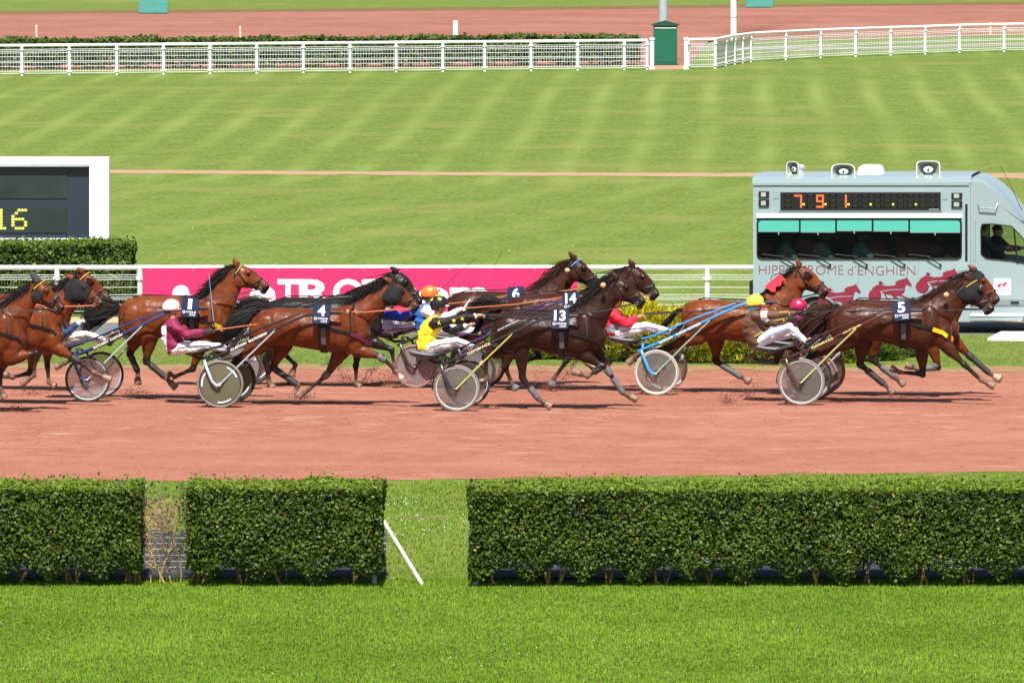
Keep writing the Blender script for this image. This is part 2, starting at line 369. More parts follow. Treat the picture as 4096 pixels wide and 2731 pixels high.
# clover flowers and dandelions in the grass
def specks(name, n, u0, u1, v0, v1, col, size, z, label, cat):
    u = rng.uniform(u0, u1, n); v = rng.uniform(v0, v1, n); mb = MB()
    for a, b in zip(u, v):
        p = G(a, b); s_ = size * random.uniform(.6, 1.3)
        if noise.noise(Vector((p.x * .5, p.y * .25, 8))) < -.05: continue
        mb.ell((p.x, p.y, z), s_, s_, s_ * .7, 5, 3)
    o = mb.build(name, mat(name + '_petal', col, .8), sharp=False, fix=False); return tag(o, label, cat, kind='stuff')
specks('clover_flowers', 260, 1540, 1880, 1935, 2330, (.75, .78, .62), .0075, .04, 'small white clover flowers in the grass gap between hedges', 'flowers')
specks('lawn_flowers', 150, 0, 4096, 2345, 2720, (.7, .74, .55), .006, .04, 'tiny pale flowers scattered over the front lawn', 'flowers')
specks('dandelions', 130, 0, 4096, 700, 1230, (.55, .40, .03), .016, .02, 'yellow dandelions dotting the infield grass', 'flowers')
specks('far_dandelions', 60, 0, 4096, 310, 660, (.5, .42, .05), .016, .02, 'yellow dandelions on the far infield slope', 'flowers')

# ---------------------------------------------------------------- hedges
LEAF = mat('hedge_leaf', (.06, .12, .02), .55, spec=.28, attr='Col', twosided=.30)
CORE = mat('hedge_core', (.018, .022, .008), .9, var=.5, vscale=9)
BARK = mat('bark', (.15, .11, .07), .85, var=.4, vscale=25, bump=.5)
LICH = mat('lichen_bark', (.32, .22, .06), .85, var=.45, vscale=30, bump=.4)
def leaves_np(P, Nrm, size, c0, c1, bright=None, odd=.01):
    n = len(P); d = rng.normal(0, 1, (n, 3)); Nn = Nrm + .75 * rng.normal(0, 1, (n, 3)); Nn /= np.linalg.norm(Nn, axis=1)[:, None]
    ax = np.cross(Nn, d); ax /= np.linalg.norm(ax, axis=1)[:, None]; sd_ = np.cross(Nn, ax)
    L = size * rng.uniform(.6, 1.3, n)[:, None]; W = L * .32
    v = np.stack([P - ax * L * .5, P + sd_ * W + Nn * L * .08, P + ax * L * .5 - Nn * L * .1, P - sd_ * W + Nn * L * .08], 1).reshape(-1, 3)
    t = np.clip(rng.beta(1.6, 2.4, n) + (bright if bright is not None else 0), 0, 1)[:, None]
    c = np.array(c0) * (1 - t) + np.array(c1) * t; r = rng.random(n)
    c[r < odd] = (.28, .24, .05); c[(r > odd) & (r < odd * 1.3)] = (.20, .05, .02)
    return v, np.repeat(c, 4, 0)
def hedge(name, u0, u1, row, depth, h, label, dens=3300, size=.047, zlow=.155, org_rot=YAW, c0=(.021, .048, .0055), c1=(.138, .202, .0155), ctop=.45,
          stems=True, clump=.6, rag=.05, seed=1, group=None, ragl=0, ragr=0):
    r0, r1 = row if isinstance(row, tuple) else (row, row); A, B = G(u0, r0), G(u1, r1); L = (B - A).length; rt = root(name, A, label, 'hedge', group); rt.rotation_euler = (0, 0, math.atan2(B.y - A.y, B.x - A.x))
    lr = random.Random(seed)
    def low(x):    # ragged rounded underside, one bulge per shrub
        return zlow * (.35 + 1.15 * abs(math.sin(math.pi * x / clump + seed)) ** 1.5 + .5 * noise.noise(Vector((x * 2.3, seed, 0))))
    P, N_ = [], []
    def face(n, fn):
        for _ in range(n):
            p, q = fn(); P.append(p); N_.append(q)
    def bump(p): return rag * (.9 * noise.noise(Vector(p) * .9 + Vector((seed, 9, 0))) + noise.noise(Vector(p) * 2.2 + Vector((seed * 3.1, 0, 0))) + .7 * noise.noise(Vector(p) * 6.1))
    def front():
        x = lr.uniform(0, L); z0 = low(x); z = lr.uniform(z0, h); d_ = abs(lr.gauss(0, .05)); t = bump((x, 0, z))
        return (x, t + d_ + .10 * max(0, 1 - (z - z0) / .25) ** 2, z), (0, -1, .25)
    def top():
        x = lr.uniform(0, L); y = lr.uniform(0, depth); t = bump((x, y, h)); return (x, y, h + t * .7 - abs(lr.gauss(0, .03)) + (lr.uniform(.03, .10) if lr.random() < .03 else 0)), (0, -.2, 1)
    def back():
        x = lr.uniform(0, L); z = lr.uniform(low(x), h); return (x, depth - abs(lr.gauss(0, .06)), z), (0, 1, .2)
    def end(xe, sg):
        def f():
            y = lr.uniform(0, depth); z = lr.uniform(low(xe), h); t = bump((xe, y, z)); return (xe - sg * (abs(lr.gauss(0, .05)) + t), y, z), (sg, 0, .2)
        return f
    def inner():
        x = lr.uniform(0, L); z0 = low(x); return (x, lr.uniform(.05, depth * .6), lr.uniform(z0, z0 + .3)), (0, -1, .3)
    face(int(dens * L * h), front); face(int(dens * .75 * L * depth), top); face(int(dens * .25 * L * h), back); face(int(dens * .35 * L * .5), inner)
    face(int(dens * depth * h), end(0, -1)); face(int(dens * depth * h), end(L, 1))
    P, N_ = np.array(P), np.array(N_)
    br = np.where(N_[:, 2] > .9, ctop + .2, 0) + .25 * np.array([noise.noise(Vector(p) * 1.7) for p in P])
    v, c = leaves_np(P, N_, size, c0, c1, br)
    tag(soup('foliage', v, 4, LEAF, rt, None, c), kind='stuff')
    cb = MB(); n = max(4, int(L / .25)); rings = []
    for i in range(n + 1):
        x = .10 + (L - .2) * i / n; z0 = low(x) + .16; d0, d1, z1 = .12 + .04 * lr.random(), depth - .12, h - .1
        rings.append([(x, d0 + .12, z0), (x, d0, z0 + .2), (x, d0, z1), (x, d1, z1), (x, d1, z0 + .1)])
    cb.loft(rings).build('hedge_core', CORE, parent=rt, smooth=False)
    if stems:
        x = lr.uniform(.1, .3)
        while x < L:
            k = lr.randint(2, 4)
            for j in range(k):
                bx, by = x + lr.uniform(-.07, .07), lr.uniform(.25, .55); tx = bx + lr.uniform(-.22, .22); r = lr.uniform(.010, .02)
                MB().tube([(bx, by, -.02), (bx + (tx - bx) * .4 + lr.uniform(-.03, .03), by, .2), (tx, by + lr.uniform(-.1, .1), .5), (tx + (tx - bx) * .3, by, .7)], r, 6, r * .7).build('stem', LICH if lr.random() < .35 else BARK, parent=rt)
            x += clump * lr.uniform(.75, 1.2)
    return rt, L
fg = 'clipped hedges along the front of the track'
hedge('clipped_hedge', -520, 560, 2350, 1.45, 1.13, 'dark green clipped hedge at the left edge, left of the bare twigs', seed=2, group=fg)
hedge('clipped_hedge', 745, 1528, 2352, 1.45, 1.14, 'clipped hedge between the bare twigs and the leaning white pole', seed=5, group=fg)
hedge('clipped_hedge', 1880, 4500, 2352, 1.45, 1.12, 'long clipped hedge running to the right, right of the grass gap', seed=9, group=fg)
# bare shrub in the gap
A = G(640, 2345); rt = root('bare_shrub', A, 'half-dead shrub with bare ochre stems in the hedge gap', 'shrub'); rt.rotation_euler = (0, 0, YAW)
lr = random.Random(4)
PALE = mat('pale_twig', (.30, .23, .14), .9, var=.3, vscale=25)
for i, bx in enumerate((-.36, -.24, -.02, .05, .12, .33, .42, -.12, .22, -.3)):
    pts = [Vector((bx, .3, -.02))]; d = Vector((lr.uniform(-.35, .35), lr.uniform(-.1, .2), 1)).normalized()
    for k in range(7):
        d = (d + Vector((lr.uniform(-.25, .25), lr.uniform(-.15, .15), .1))).normalized(); pts.append(pts[-1] + d * .15)
    r = lr.uniform(.009, .02); MB().tube(pts, r, 6, r * .35).build('stem', LICH, parent=rt)
    tw = MB()
    for k in range(2, 8):
        for _ in range(7):
            q = pts[k].lerp(pts[k - 1], lr.random()); e = Vector((lr.gauss(0, 1), lr.gauss(0, .6), lr.uniform(.1, 1))).normalized(); q2 = q + e * lr.uniform(.06, .18); e = (e + Vector((lr.gauss(0, .6), 0, .3))).normalized()
            tw.tube([q, q2, q2 + e * lr.uniform(.08, .2)], .0045, 4, .0015)
    tag(tw.build('twigs', PALE if i % 2 else BARK, parent=rt), kind='stuff')
NL = 4200; P = np.stack([rng.uniform(-.68, .68, NL), rng.uniform(.05, 1.2, NL), rng.uniform(.30, 1.14, NL)], 1); k = (np.abs(P[:, 0]) > .16 + .36 * rng.random(NL) * (1.25 - P[:, 2])) | (rng.random(NL) < .07); P = P[k]
v, c = leaves_np(P, np.tile([0, -1, .4], (len(P), 1)), .05, (.05, .09, .015), (.17, .22, .05)); tag(soup('foliage', v, 4, LEAF, rt, None, c), kind='stuff')
# ground sheets with white strings behind the hedges
SHT = mat('ground_fabric', (.036, .040, .05), .9, spec=.03, var=.12, vscale=3, bump=.3, bscale=9); WHT = mat('white_paint', (.78, .78, .77), .5, var=.04, vscale=6)
STRG = mat('white_string', (.36, .36, .36), .8)
def fabric(u0, u1, label):
    a, b, c_, d_ = G(u0, 2312, .02), G(u1, 2312, .02), G(u1, 2122, .02), G(u0, 2122, .02); rt = root('ground_sheet', (a.x, a.y, 0), label, 'sheet', 'grey ground sheets behind the hedges')
    mb = MB(); n = 40; rings = []
    for j in range(9):
        t = j / 8; rings.append([a.lerp(b, i / n).lerp(d_.lerp(c_, i / n), t) + Vector((0, 0, .008 + .012 * noise.noise(Vector((i * .6, j * .9, u0))))) for i in range(n + 1)])
    mb.loft(rings, closed=False, cap=False).build('fabric', SHT, a * 1.0 - Vector((0, 0, a.z)), rt)
    for j in range(7):
        t = .14 + .125 * j; p, q = a.lerp(d_, t), b.lerp(c_, t); MB().tube([p + Vector((0, 0, .05)), p.lerp(q, .5) + Vector((0, 0, .045)), q + Vector((0, 0, .05))], .0038, 4).build('string', STRG, a * 1.0 - Vector((0, 0, a.z)), rt)
fabric(-520, 1545, 'dark grey ground sheet with strings behind the left hedges'); fabric(1872, 4500, 'dark grey ground sheet with strings behind the long right hedge')
# leaning pole and hedge end posts
a, b = G(1690, 2338), G(1690, 2338); Yp = a.y; p0, p1 = PY(1690, 2338, Yp), PY(1525, 2068, Yp + .25)
rt = root('leaning_pole', (p0.x, p0.y, 0), 'white pole leaning against the end of the hedge', 'pole')
MB().cap(p0, p1, .021, n=14).build('tube', WHT, (p0.x, p0.y, 0), rt); d = (p1 - p0).normalized(); MB().cap(p1 - d * .05, p1 + d * .012, .024, n=14).build('end_cap', mat('grey_plastic', (.35, .37, .38), .5), (p0.x, p0.y, 0), rt)
GPO = mat('grey_green_post', (.33, .40, .40), .5, var=.1)
for u, v, zt, lb in ((1903, 2342, .36, 'short grey post at the left foot of the long hedge'), (1497, 2338, .30, 'short grey post at the right foot of the middle hedge')):
    p = G(u, v); rt = root('hedge_post', p, lb, 'post', 'posts at the hedge ends'); MB().cap((0, 0, -.02), (0, 0, zt), .028, n=10).build('shaft', GPO, parent=rt); MB().ell((0, 0, zt), .031, .031, .014, 10, 5).build('cap', GPO, parent=rt)

# ---------------------------------------------------------------- fences
FWH = mat('fence_white', (.78, .80, .80), .4, var=.03, vscale=4); FGR = mat('fence_wire', (.62, .66, .64), .5); FGV = mat('fence_upright', (.22, .28, .16), .6)
def fence(name, pts, label, h, rail_r=.045, hz=(.10, .22, .33, .45, .58, .66, .72), posts=None, post_r=.03, vert=.05, wire=.004, group=None, wr=None, collar=.72, vm=None, rail_o=0, plate=False, rail_b=None):
    """pts: ground points of the posts"""
    o = pts[0]; rt = root(name, (o.x, o.y, 0), label, 'fence', group); rail_b = rail_b or rail_r; org = (o.x, o.y, 0)
    rp = [Vector((p.x, p.y, h - rail_b)) for p in pts]
    d0 = (rp[1] - rp[0]).normalized(); d1 = (rp[-1] - rp[-2]).normalized(); rp = [rp[0] - d0 * rail_o] + rp + [rp[-1] + d1 * rail_o]
    MB().tube(rp, (rail_r, rail_b), 10).build('top_rail', FWH, org, rt)
    pm = MB().cap((0, 0, -.03), (0, 0, h - rail_b * 2), post_r, n=10)
    for z in (collar * h, .1): pm.cap((0, 0, z), (0, 0, z + .035), post_r * 1.7, n=10)
    pm.cap((0, 0, h - rail_b * 2 - .05), (0, 0, h - rail_b), post_r * .8, rail_r * 1.1, 10); me = pm.mesh('post'); me.set_sharp_from_angle(angle=R(40))
    for p in (posts or pts): link('post', me, FWH, rt, (p.x - o.x, p.y - o.y, 0))
    wr = wr or wire
    for a, b in zip(pts[:-1], pts[1:]):
        mb = MB(); mv = MB(); L = (b - a).length
        for z in hz: mb.tube([(a.x, a.y, z), ((a.x + b.x) / 2, (a.y + b.y) / 2, z - .004), (b.x, b.y, z)], wr, 4)
        if vert:
            n = int(L / vert)
            for i in range(1, n):
                q = a.lerp(b, i / n); mv.tube([(q.x, q.y, hz[0]), (q.x, q.y, hz[-1])], wire, 3)
        mp_ = tag(mb.build('mesh_panel', FGR, org, rt, fix=False), kind='stuff')
        if vert: tag(mv.build('upright_wires', vm or FGV, org, mp_, fix=False), kind='stuff')
    return rt
def interp(us, table):
    return [np.interp(u, [t[0] for t in table], [t[1] for t in table]) for u in us]
us = [228 + 324 * k for k in range(-12, 1)] + [560 + 324.1 * k for k in range(0, 24)]
fence('running_rail', [G(u, 1268) for u in us], 'white running rail and mesh fence behind the horses', .905, .05, (.10, .22, .31, .345, .39, .52, .655, .695, .735), post_r=.042, vert=.05, wire=.0020, wr=.0048, rail_b=.042)
ul = [87.5 - 190 * k for k in range(8, 0, -1)] + [87.5, 277, 467, 653.6, 840, 1027, 1213, 1400, 1584.5, 1771, 1939, 2124, 2311, 2497, 2588]
fence('paddock_fence', [G(u, v) for u, v in zip(ul, interp(ul, [(-1500, 312), (0, 304), (1400, 291), (2600, 280)]))], 'white mesh fence along the far track, left of the green box', 1.04, .05, (.07, .14, .30, .42, .47, .62, .74, .80, .86), post_r=.05, vert=.09, wire=.006, wr=.009, vm=FGR, collar=.8)
ur = [(2752, 277), (2861, 275), (2902, 266), (2937, 259), (2969, 254), (3001.5, 249), (3142, 240.5), (3282, 233), (3422, 227.5), (3562, 222.5), (3700, 218), (3837, 212.5), (4016, 208), (4190, 205), (4370, 203), (4550, 201)]
fence('paddock_fence', [G(*p) for p in ur], 'white mesh fence curving away to the right of the green box', 1.04, .05, (.07, .14, .30, .42, .47, .62, .74, .80, .86), post_r=.05, vert=.09, wire=.006, wr=.009, vm=FGR, collar=.8)
for u, v, lb in ((2608, 279, 'thick white gate post at the right end of the left far fence'), (2752 - 8, 278, 'thick white gate post at the left end of the curving far fence')):
    p = G(u, v); rt = root('gate_post', p, lb, 'post', 'gate posts of the far fences'); MB().cap((0, 0, -.03), (0, 0, 1.06), .075, n=12).build('shaft', FWH, parent=rt); MB().cap((0, 0, 1.0), (0, 0, 1.07), .1, n=12).build('cap', FWH, parent=rt); MB().cap((0, 0, .0), (0, 0, .07), .1, n=12).build('foot', FWH, parent=rt)
# hedge behind the far fence
hedge('low_hedge', -900, 2560, (286, 262), 1.0, 1.0, 'low leafy hedge behind the far white fence', dens=330, size=.16, zlow=.10, clump=1.5, rag=.13, seed=12, stems=True, c0=(.03, .06, .012), c1=(.12, .17, .03), ctop=.1)
# hedge behind the rail on the left
hedge('tall_hedge', -600, 522, 1258, 1.6, 1.22, 'leafy hedge behind the rail below the scoreboard', dens=1500, size=.085, zlow=.12, seed=21, c0=(.022, .05, .008), c1=(.12, .19, .022), ctop=.2, rag=.07)

# ---------------------------------------------------------------- far things
GRN = mat('green_paint', (.004, .10, .052), .45, var=.06, vscale=3); GRN2 = mat('dark_green', (.006, .05, .03), .5); GAL = mat('galvanised', (.42, .46, .48), .45, .3, var=.15, vscale=5)
p = G(2662, 263); rt = root('green_cabinet', p, 'green metal cabinet with a gabled lid beside the far gate', 'cabinet'); rt.rotation_euler = (0, 0, YAW); w_ = .40
MB().box((-w_, 0, 0), (w_, .6, 1.36)).build('body', GRN, parent=rt, smooth=False); MB().box((-w_ - .01, -.01, -.02), (w_ + .01, .61, .06)).build('plinth', GRN2, parent=rt, smooth=False)
MB().prism([(-w_ - .07, -.06, 1.36), (w_ + .07, -.06, 1.36), (w_ + .07, -.06, 1.40), (0, -.06, 1.53), (-w_ - .07, -.06, 1.40)], (0, .72, 0)).build('lid', GRN2, parent=rt, smooth=False)
MB().box((-w_ + .06, -.012, .12), (w_ - .06, 0.0, 1.22)).build('door', GRN, parent=rt, smooth=False); MB().box((-w_ + .03, -.016, 1.27), (w_ - .03, .0, 1.30)).build('trim', FWH, parent=rt, smooth=False)
p = G(2652, 250); rt = root('mast', p, 'grey galvanised mast rising behind the green cabinet', 'mast'); MB().cap((0, 0, -.05), (0, 0, 9), .17, .12, 16).build('shaft', GAL, parent=rt); MB().box((-.26, -.26, 0), (.26, .26, .04)).build('base_plate', GAL, parent=rt, smooth=False)
p = G(2934, 168); rt = root('flag_pole', p, 'tall white pole behind the curving far fence', 'pole'); MB().cap((0, 0, -.05), (0, 0, 9), .12, .1, 14).build('shaft', FWH, parent=rt); MB().cap((0, 0, .9), (0, 0, .95), .128, n=14).build('band', GAL, parent=rt); MB().box((.115, -.1, 1.52), (.17, .1, 1.9)).build('tag', mat('red_plastic', (.5, .02, .03), .5), parent=rt, smooth=False)
for u, v, r, hh, lb in ((1822, 172, .10, .78, 'stout white marker post on the far track'), (146, 176, .045, .68, 'thin pale marker post on the far track, leftmost'), (961, 178, .045, .66, 'thin pale marker post on the far track, near the middle'), (3962, 140, .05, .45, 'thin pale marker post on the far track at the far right')):
    p = G(u, v); rt = root('marker_post', p, lb, 'post', 'marker posts on the far track'); mm = FWH if r > .09 else mat('pale_post', (.55, .42, .36), .6)
    MB().cap((0, 0, -.03), (0, 0, hh), r, n=12).build('shaft', mm, parent=rt); MB().ell((0, 0, hh), r * 1.05, r * 1.05, r * .5, 12, 6).build('cap', mm, parent=rt)
TEAL = mat('teal_mat', (.04, .19, .15), .7, var=.35, vscale=1.2)
for u0, u1, v0, lb in ((556, 670, 57, 'teal mat on the grass beyond the far track, left'), (2984, 3092, 33, 'teal mat on the grass beyond the far track, right')):
    a, b, c_, d_ = G(u0, v0), G(u1, v0), G(u1 + 6, -40), G(u0 - 4, -40); mb = MB(); mb.prism([a + Vector((0, 0, .02)), b + Vector((0, 0, .02)), c_ + Vector((0, 0, .03)), d_ + Vector((0, 0, .03))], (0, 0, .05))
    tag(mb.build('teal_mat', TEAL, smooth=False), lb, 'mat', 'teal mats beyond the far track')

# ---------------------------------------------------------------- scoreboard
p0 = G(200, 1222); Ys = p0.y; o = PY(437, 1222, Ys); rt = root('scoreboard', (o.x, o.y, 0), 'white framed electronic scoreboard above the left hedge', 'scoreboard'); org = Vector((o.x, o.y, 0))
def SB(x, y, dy=0.0): q = PY(*zs('SB', x, y), Ys + dy); return q - org
def rect3(f, x0, y0, x1, y1, dy): return [f(x0, y1, dy), f(x1, y1, dy), f(x1, y0, dy), f(x0, y0, dy)]
xl = -1300
fr = MB(); th = (0, .12, 0)
for r_ in ((xl, 152, 975, 240), (800, 240, 975, 960), (xl, 885, 800, 960)): fr.prism(rect3(SB, r_[0], r_[1], r_[2], r_[3], 0), th)
fr.build('frame', WHT, parent=rt, smooth=False)
q0, q1 = SB(975, 960), SB(800, 960); MB().box((q1.x, .01, -.05), (q0.x, .11, q0.z)).build('leg', WHT, parent=rt, smooth=False)
MB().prism(rect3(SB, xl, 240, 800, 885, .10), (0, .05, 0)).build('back_panel', mat('screen_case', (.022, .03, .045), .35), parent=rt, smooth=False)
SCR = mat('led_screen', (.02, .03, .028), .35, var=.3, vscale=2)
for y0, y1 in ((298, 525), (605, 832)): MB().prism(rect3(SB, xl, y0, 600, y1, .085), (0, .02, 0)).build('display', SCR, parent=rt, smooth=False)
MB().prism(rect3(SB, xl, 218, 800, 240, -.02), (0, .03, 0)).build('trim', GAL, parent=rt, smooth=False); MB().prism(rect3(SB, xl, 878, 800, 886, .02), (0, .03, 0)).build('trim', GAL, parent=rt, smooth=False)
LEDY = mat('led_yellow', (.5, .45, .05), .5, emit=(.62, .55, .09), estr=.5)
dots = [(x, 630 + 27 * r_) for r_, cs in enumerate(((171, 200, 229), (146,), (116,), (116, 145, 174, 203), (116, 229), (116, 229), (145, 174, 203))) for x in cs]
dots += [(10, 630 + 27 * r_) for r_ in range(7)] + [(-19, 657), (-19, 792), (40, 792)]
for dx, dy in dots:
    q = SB(dx, dy, .08); MB().ell(q, .032, .008, .026, 8, 4).build('lamp', LEDY, parent=rt)

# ---------------------------------------------------------------- banner on the rail
PINK = mat('pink_vinyl', (.57, .015, .102), .5, var=.07, vscale=2, bump=.12, bscale=3); WVIN = mat('white_vinyl', (.82, .82, .82), .5)
a = G(572, 1270); b = G(2310, 1270); nrm = Vector((-(b - a).y, (b - a).x, 0)).normalized(); off = -nrm * .075; a, b = a + off, b + off
rt = root('banner', (a.x, a.y, 0), 'hot pink vinyl banner with white lettering hung on the rail', 'banner'); org = Vector((a.x, a.y, 0))
mb = MB(); rings = []
for i in range(61):
    q = a.lerp(b, i / 60); wv = nrm * (.014 * noise.noise(Vector((i * .35, 3, 0)))); rings.append([q + wv + Vector((0, 0, z)) for z in (.03, .3, .6, .872)])
front = rings; mb.loft(rings, closed=False, cap=False); mb.loft([[p_ + nrm * .006 for p_ in r_] for r_ in rings], closed=False, cap=False); mb.build('vinyl', PINK, org, rt, fix=False)
for i in range(0, 60, 6):
    q = a.lerp(b, (i + 1) / 61); MB().torus(q - nrm * .004 + Vector((0, 0, .85)), .012, .004, nrm, 12, 5).build('eyelet', GAL, org, rt)
dirv = (b - a).normalized(); t0 = lambda u: (G(u, 1270) + off - a).dot(dirv)
def onb(u, z): q = a + dirv * t0(u) - nrm * .008; return Vector((q.x, q.y, z))
zf = lambda v: (1268 - v) / 230.0 + .012
for tx, u0, u1, zb, zt, nm in (('L', 930, 990, zf(1223), zf(1116), 'letter'), ('e', 999, 1104, zf(1225), zf(1142), 'letter'), ('T', 1111, 1195, zf(1223), zf(1116), 'letter'), ('R', 1197, 1335, zf(1223), zf(1116), 'letter'), ('O', 1332, 1455, zf(1225), zf(1114), 'letter'), ('T', 1448, 1545, zf(1223), zf(1116), 'letter'), ('.', 1552, 1574, zf(1223), zf(1202), 'letter'), ('c', 1580, 1668, zf(1225), zf(1147), 'letter'), ('o', 1672, 1795, zf(1225), zf(1147), 'letter'), ('m', 1800, 1952, zf(1223), zf(1148), 'letter')):
    q = onb(u0, zb); put_text(tx, q, onb(u1, zb) - q, Vector((0, 0, zt - zb)), .028).build(nm, WVIN, org, rt, smooth=False, fix=False)

# ---------------------------------------------------------------- low golden shrubs beside the track
def spray_shrub(u, row, rx, ry, h, label, seed, c0=(.05, .10, .010), c1=(.33, .34, .015)):
    p = G(u, row); rt = root('low_conifer', p, label, 'shrub', 'low conifer shrubs along the track'); rt.rotation_euler = (0, 0, YAW); lr = np.random.default_rng(seed); n = int(9000 * rx * h / .5)
    th = lr.uniform(0, 2 * math.pi, n); ph = np.arccos(lr.uniform(0, 1, n)); rr = 1 - np.abs(lr.normal(0, .09, n))
    d = np.stack([np.sin(ph) * np.cos(th), np.sin(ph) * np.sin(th), np.cos(ph)], 1)
    lump = np.array([noise.noise(Vector(q) * 2.6 + Vector((seed, 0, 0))) * .22 + noise.noise(Vector(q) * 7 + Vector((seed, 5, 0))) * .12 for q in d]); P = d * (rr * (1 + lump))[:, None] * np.array([rx, ry, h])
    P[:, 2] += .03; ax = d * .8 + np.array([0, 0, .25]) + lr.normal(0, .45, (n, 3)); ax /= np.linalg.norm(ax, axis=1)[:, None]
    sd_ = np.cross(ax, lr.normal(0, 1, (n, 3))); sd_ /= np.linalg.norm(sd_, axis=1)[:, None]; L = lr.uniform(.05, .12, n)[:, None]; W = L * .16
    v = np.stack([P - ax * L * .4 - sd_ * W * .5, P - ax * L * .4 + sd_ * W * .5, P + ax * L * .15 + sd_ * W, P + ax * L * .6], 1).reshape(-1, 3)
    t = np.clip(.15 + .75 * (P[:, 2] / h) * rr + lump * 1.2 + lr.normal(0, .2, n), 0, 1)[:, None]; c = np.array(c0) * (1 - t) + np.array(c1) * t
    tag(soup('foliage', v, 4, LEAF, rt, None, np.repeat(c, 4, 0)), kind='stuff')
    MB().ell((0, 0, 0), rx * .82, ry * .82, h * .8, 16, 10).build('hedge_core', CORE, parent=rt); MB().cap((0, 0, -.05), (0, 0, h * .5), .03, .015).build('stem', BARK, parent=rt)
for i, (u, row, rx, ry, h, lb, c1) in enumerate(((2120, 1428, .95, .7, .62, 'dark low conifer seen under the horse numbered 13', (.2, .22, .015)), (2330, 1430, .95, .7, .80, 'golden low conifer just behind the number 13 horse', (.50, .44, .015)), (2560, 1438, 1.0, .75, .84, 'golden low conifer behind the driver in the red jacket', (.55, .48, .015)), (2790, 1442, 1.0, .75, .80, 'golden low conifer behind the light blue sulky', (.55, .48, .015)), (3010, 1444, .95, .7, .68, 'golden low conifer behind the brown jacket driver', (.50, .44, .015)), (3230, 1446, .9, .7, .52, 'yellow-green low conifer behind the maroon sulky wheel', (.32, .34, .015)), (3420, 1438, .8, .6, .42, 'green low conifer behind the number 5 horse', (.12, .2, .015)), (3560, 1424, .6, .5, .30, 'small dark green conifer under the number 5 horse, rightmost', (.07, .13, .015)))):
    spray_shrub(u, row, rx, ry, h, lb, 31 + i, c1=c1, c0=(.05, .085, .008))
# white slab at the right edge of the road
a, b, c_, d_ = G(3950, 1362), G(4300, 1366), G(4300, 1331), G(4010, 1331); o = a.copy()
rt = root('white_slab', o, 'low white slab on the grass at the right edge below the van', 'slab'); MB().prism([q - o for q in (a, b, c_, d_)], (0, 0, .04)).build('top', WHT, parent=rt, smooth=False)
# ================================================================ HORSES
HORSE = mat('horse_coat', (.1, .04, .02), .37, spec=.21, attr='Col', var=.38, vscale=6, bump=.25, bscale=22)
HAIRB = mat('black_hair', (.009, .0075, .007), .6, spec=.12); HAIRR = mat('chestnut_hair', (.030, .010, .0055), .6, spec=.12)
LEA = mat('black_leather', (.009, .009, .010), .45, spec=.3); LEAG = mat('grey_leather', (.07, .07, .075), .5); EYE = mat('horse_eye', (.006, .005, .005), .08, spec=.8)
STEEL = mat('steel', (.6, .6, .62), .25, .9); NAVY = mat('navy_plastic', (.010, .018, .06), .4); WPR = mat('white_print', (.82, .82, .82), .5); REDP = mat('red_print', (.6, .03, .06), .5)
BOOTG = mat('grey_boot', (.095, .095, .10), .7, var=.3, vscale=20); BOOTB = mat('black_boot', (.016, .016, .018), .6, var=.2, vscale=20)
ORL = mat('orange_rein', (.40, .11, .035), .6); BLR = mat('black_rein', (.013, .013, .014), .45)
CLOTH = {}
def cloth(nm, c, rough=.55): return mat('cloth_' + nm, c, rough, var=.08, vscale=12, sheen=.15, bump=.12, bscale=25)
HS = [(-.07, .0, -.27, .085), (.04, .085, -.37, .12), (.16, .148, -.405, .145), (.31, .155, -.405, .15), (.45, .138, -.355, .118), (.60, .102, -.295, .085), (.74, .072, -.258, .070), (.86, .050, -.25, .076), (.95, .025, -.235, .07), (1.0, -.03, -.18, .04)]
class Head:
    def __init__(s, P, M):
        s.P, s.M = Vector(P), Vector(M); d = s.M - s.P; s.L = d.length; s.d = d / s.L; s.n = Vector((-s.d.z, 0, s.d.x))
        if s.n.z < 0: s.n = -s.n
        s.n.normalize()
    def sec(s, t): return [float(np.interp(t, [h[0] for h in HS], [h[k] for h in HS])) for k in (1, 2, 3)]
    def pt(s, t, ang, e=0.0):
        """surface point; ang 90 = nose side, 180 = camera side"""
        a, b, w_ = s.sec(t); c, hh = (a + b) / 2, (a - b) / 2; A_ = R(ang); o = e / s.L
        return s.P + s.d * (t * s.L) + s.n * ((c + (hh + o) * math.sin(A_)) * s.L) + Vector((0, 1, 0)) * ((w_ + o) * math.cos(A_) * s.L)
    def tn(s, t, n_, y=0.0): return s.P + s.d * (t * s.L) + s.n * (n_ * s.L) + Vector((0, y, 0))
    def ang(s, t, n_):
        a, b, w_ = s.sec(t); return 180 - math.degrees(math.asin(max(-1, min(1, (n_ - (a + b) / 2) / ((a - b) / 2)))))
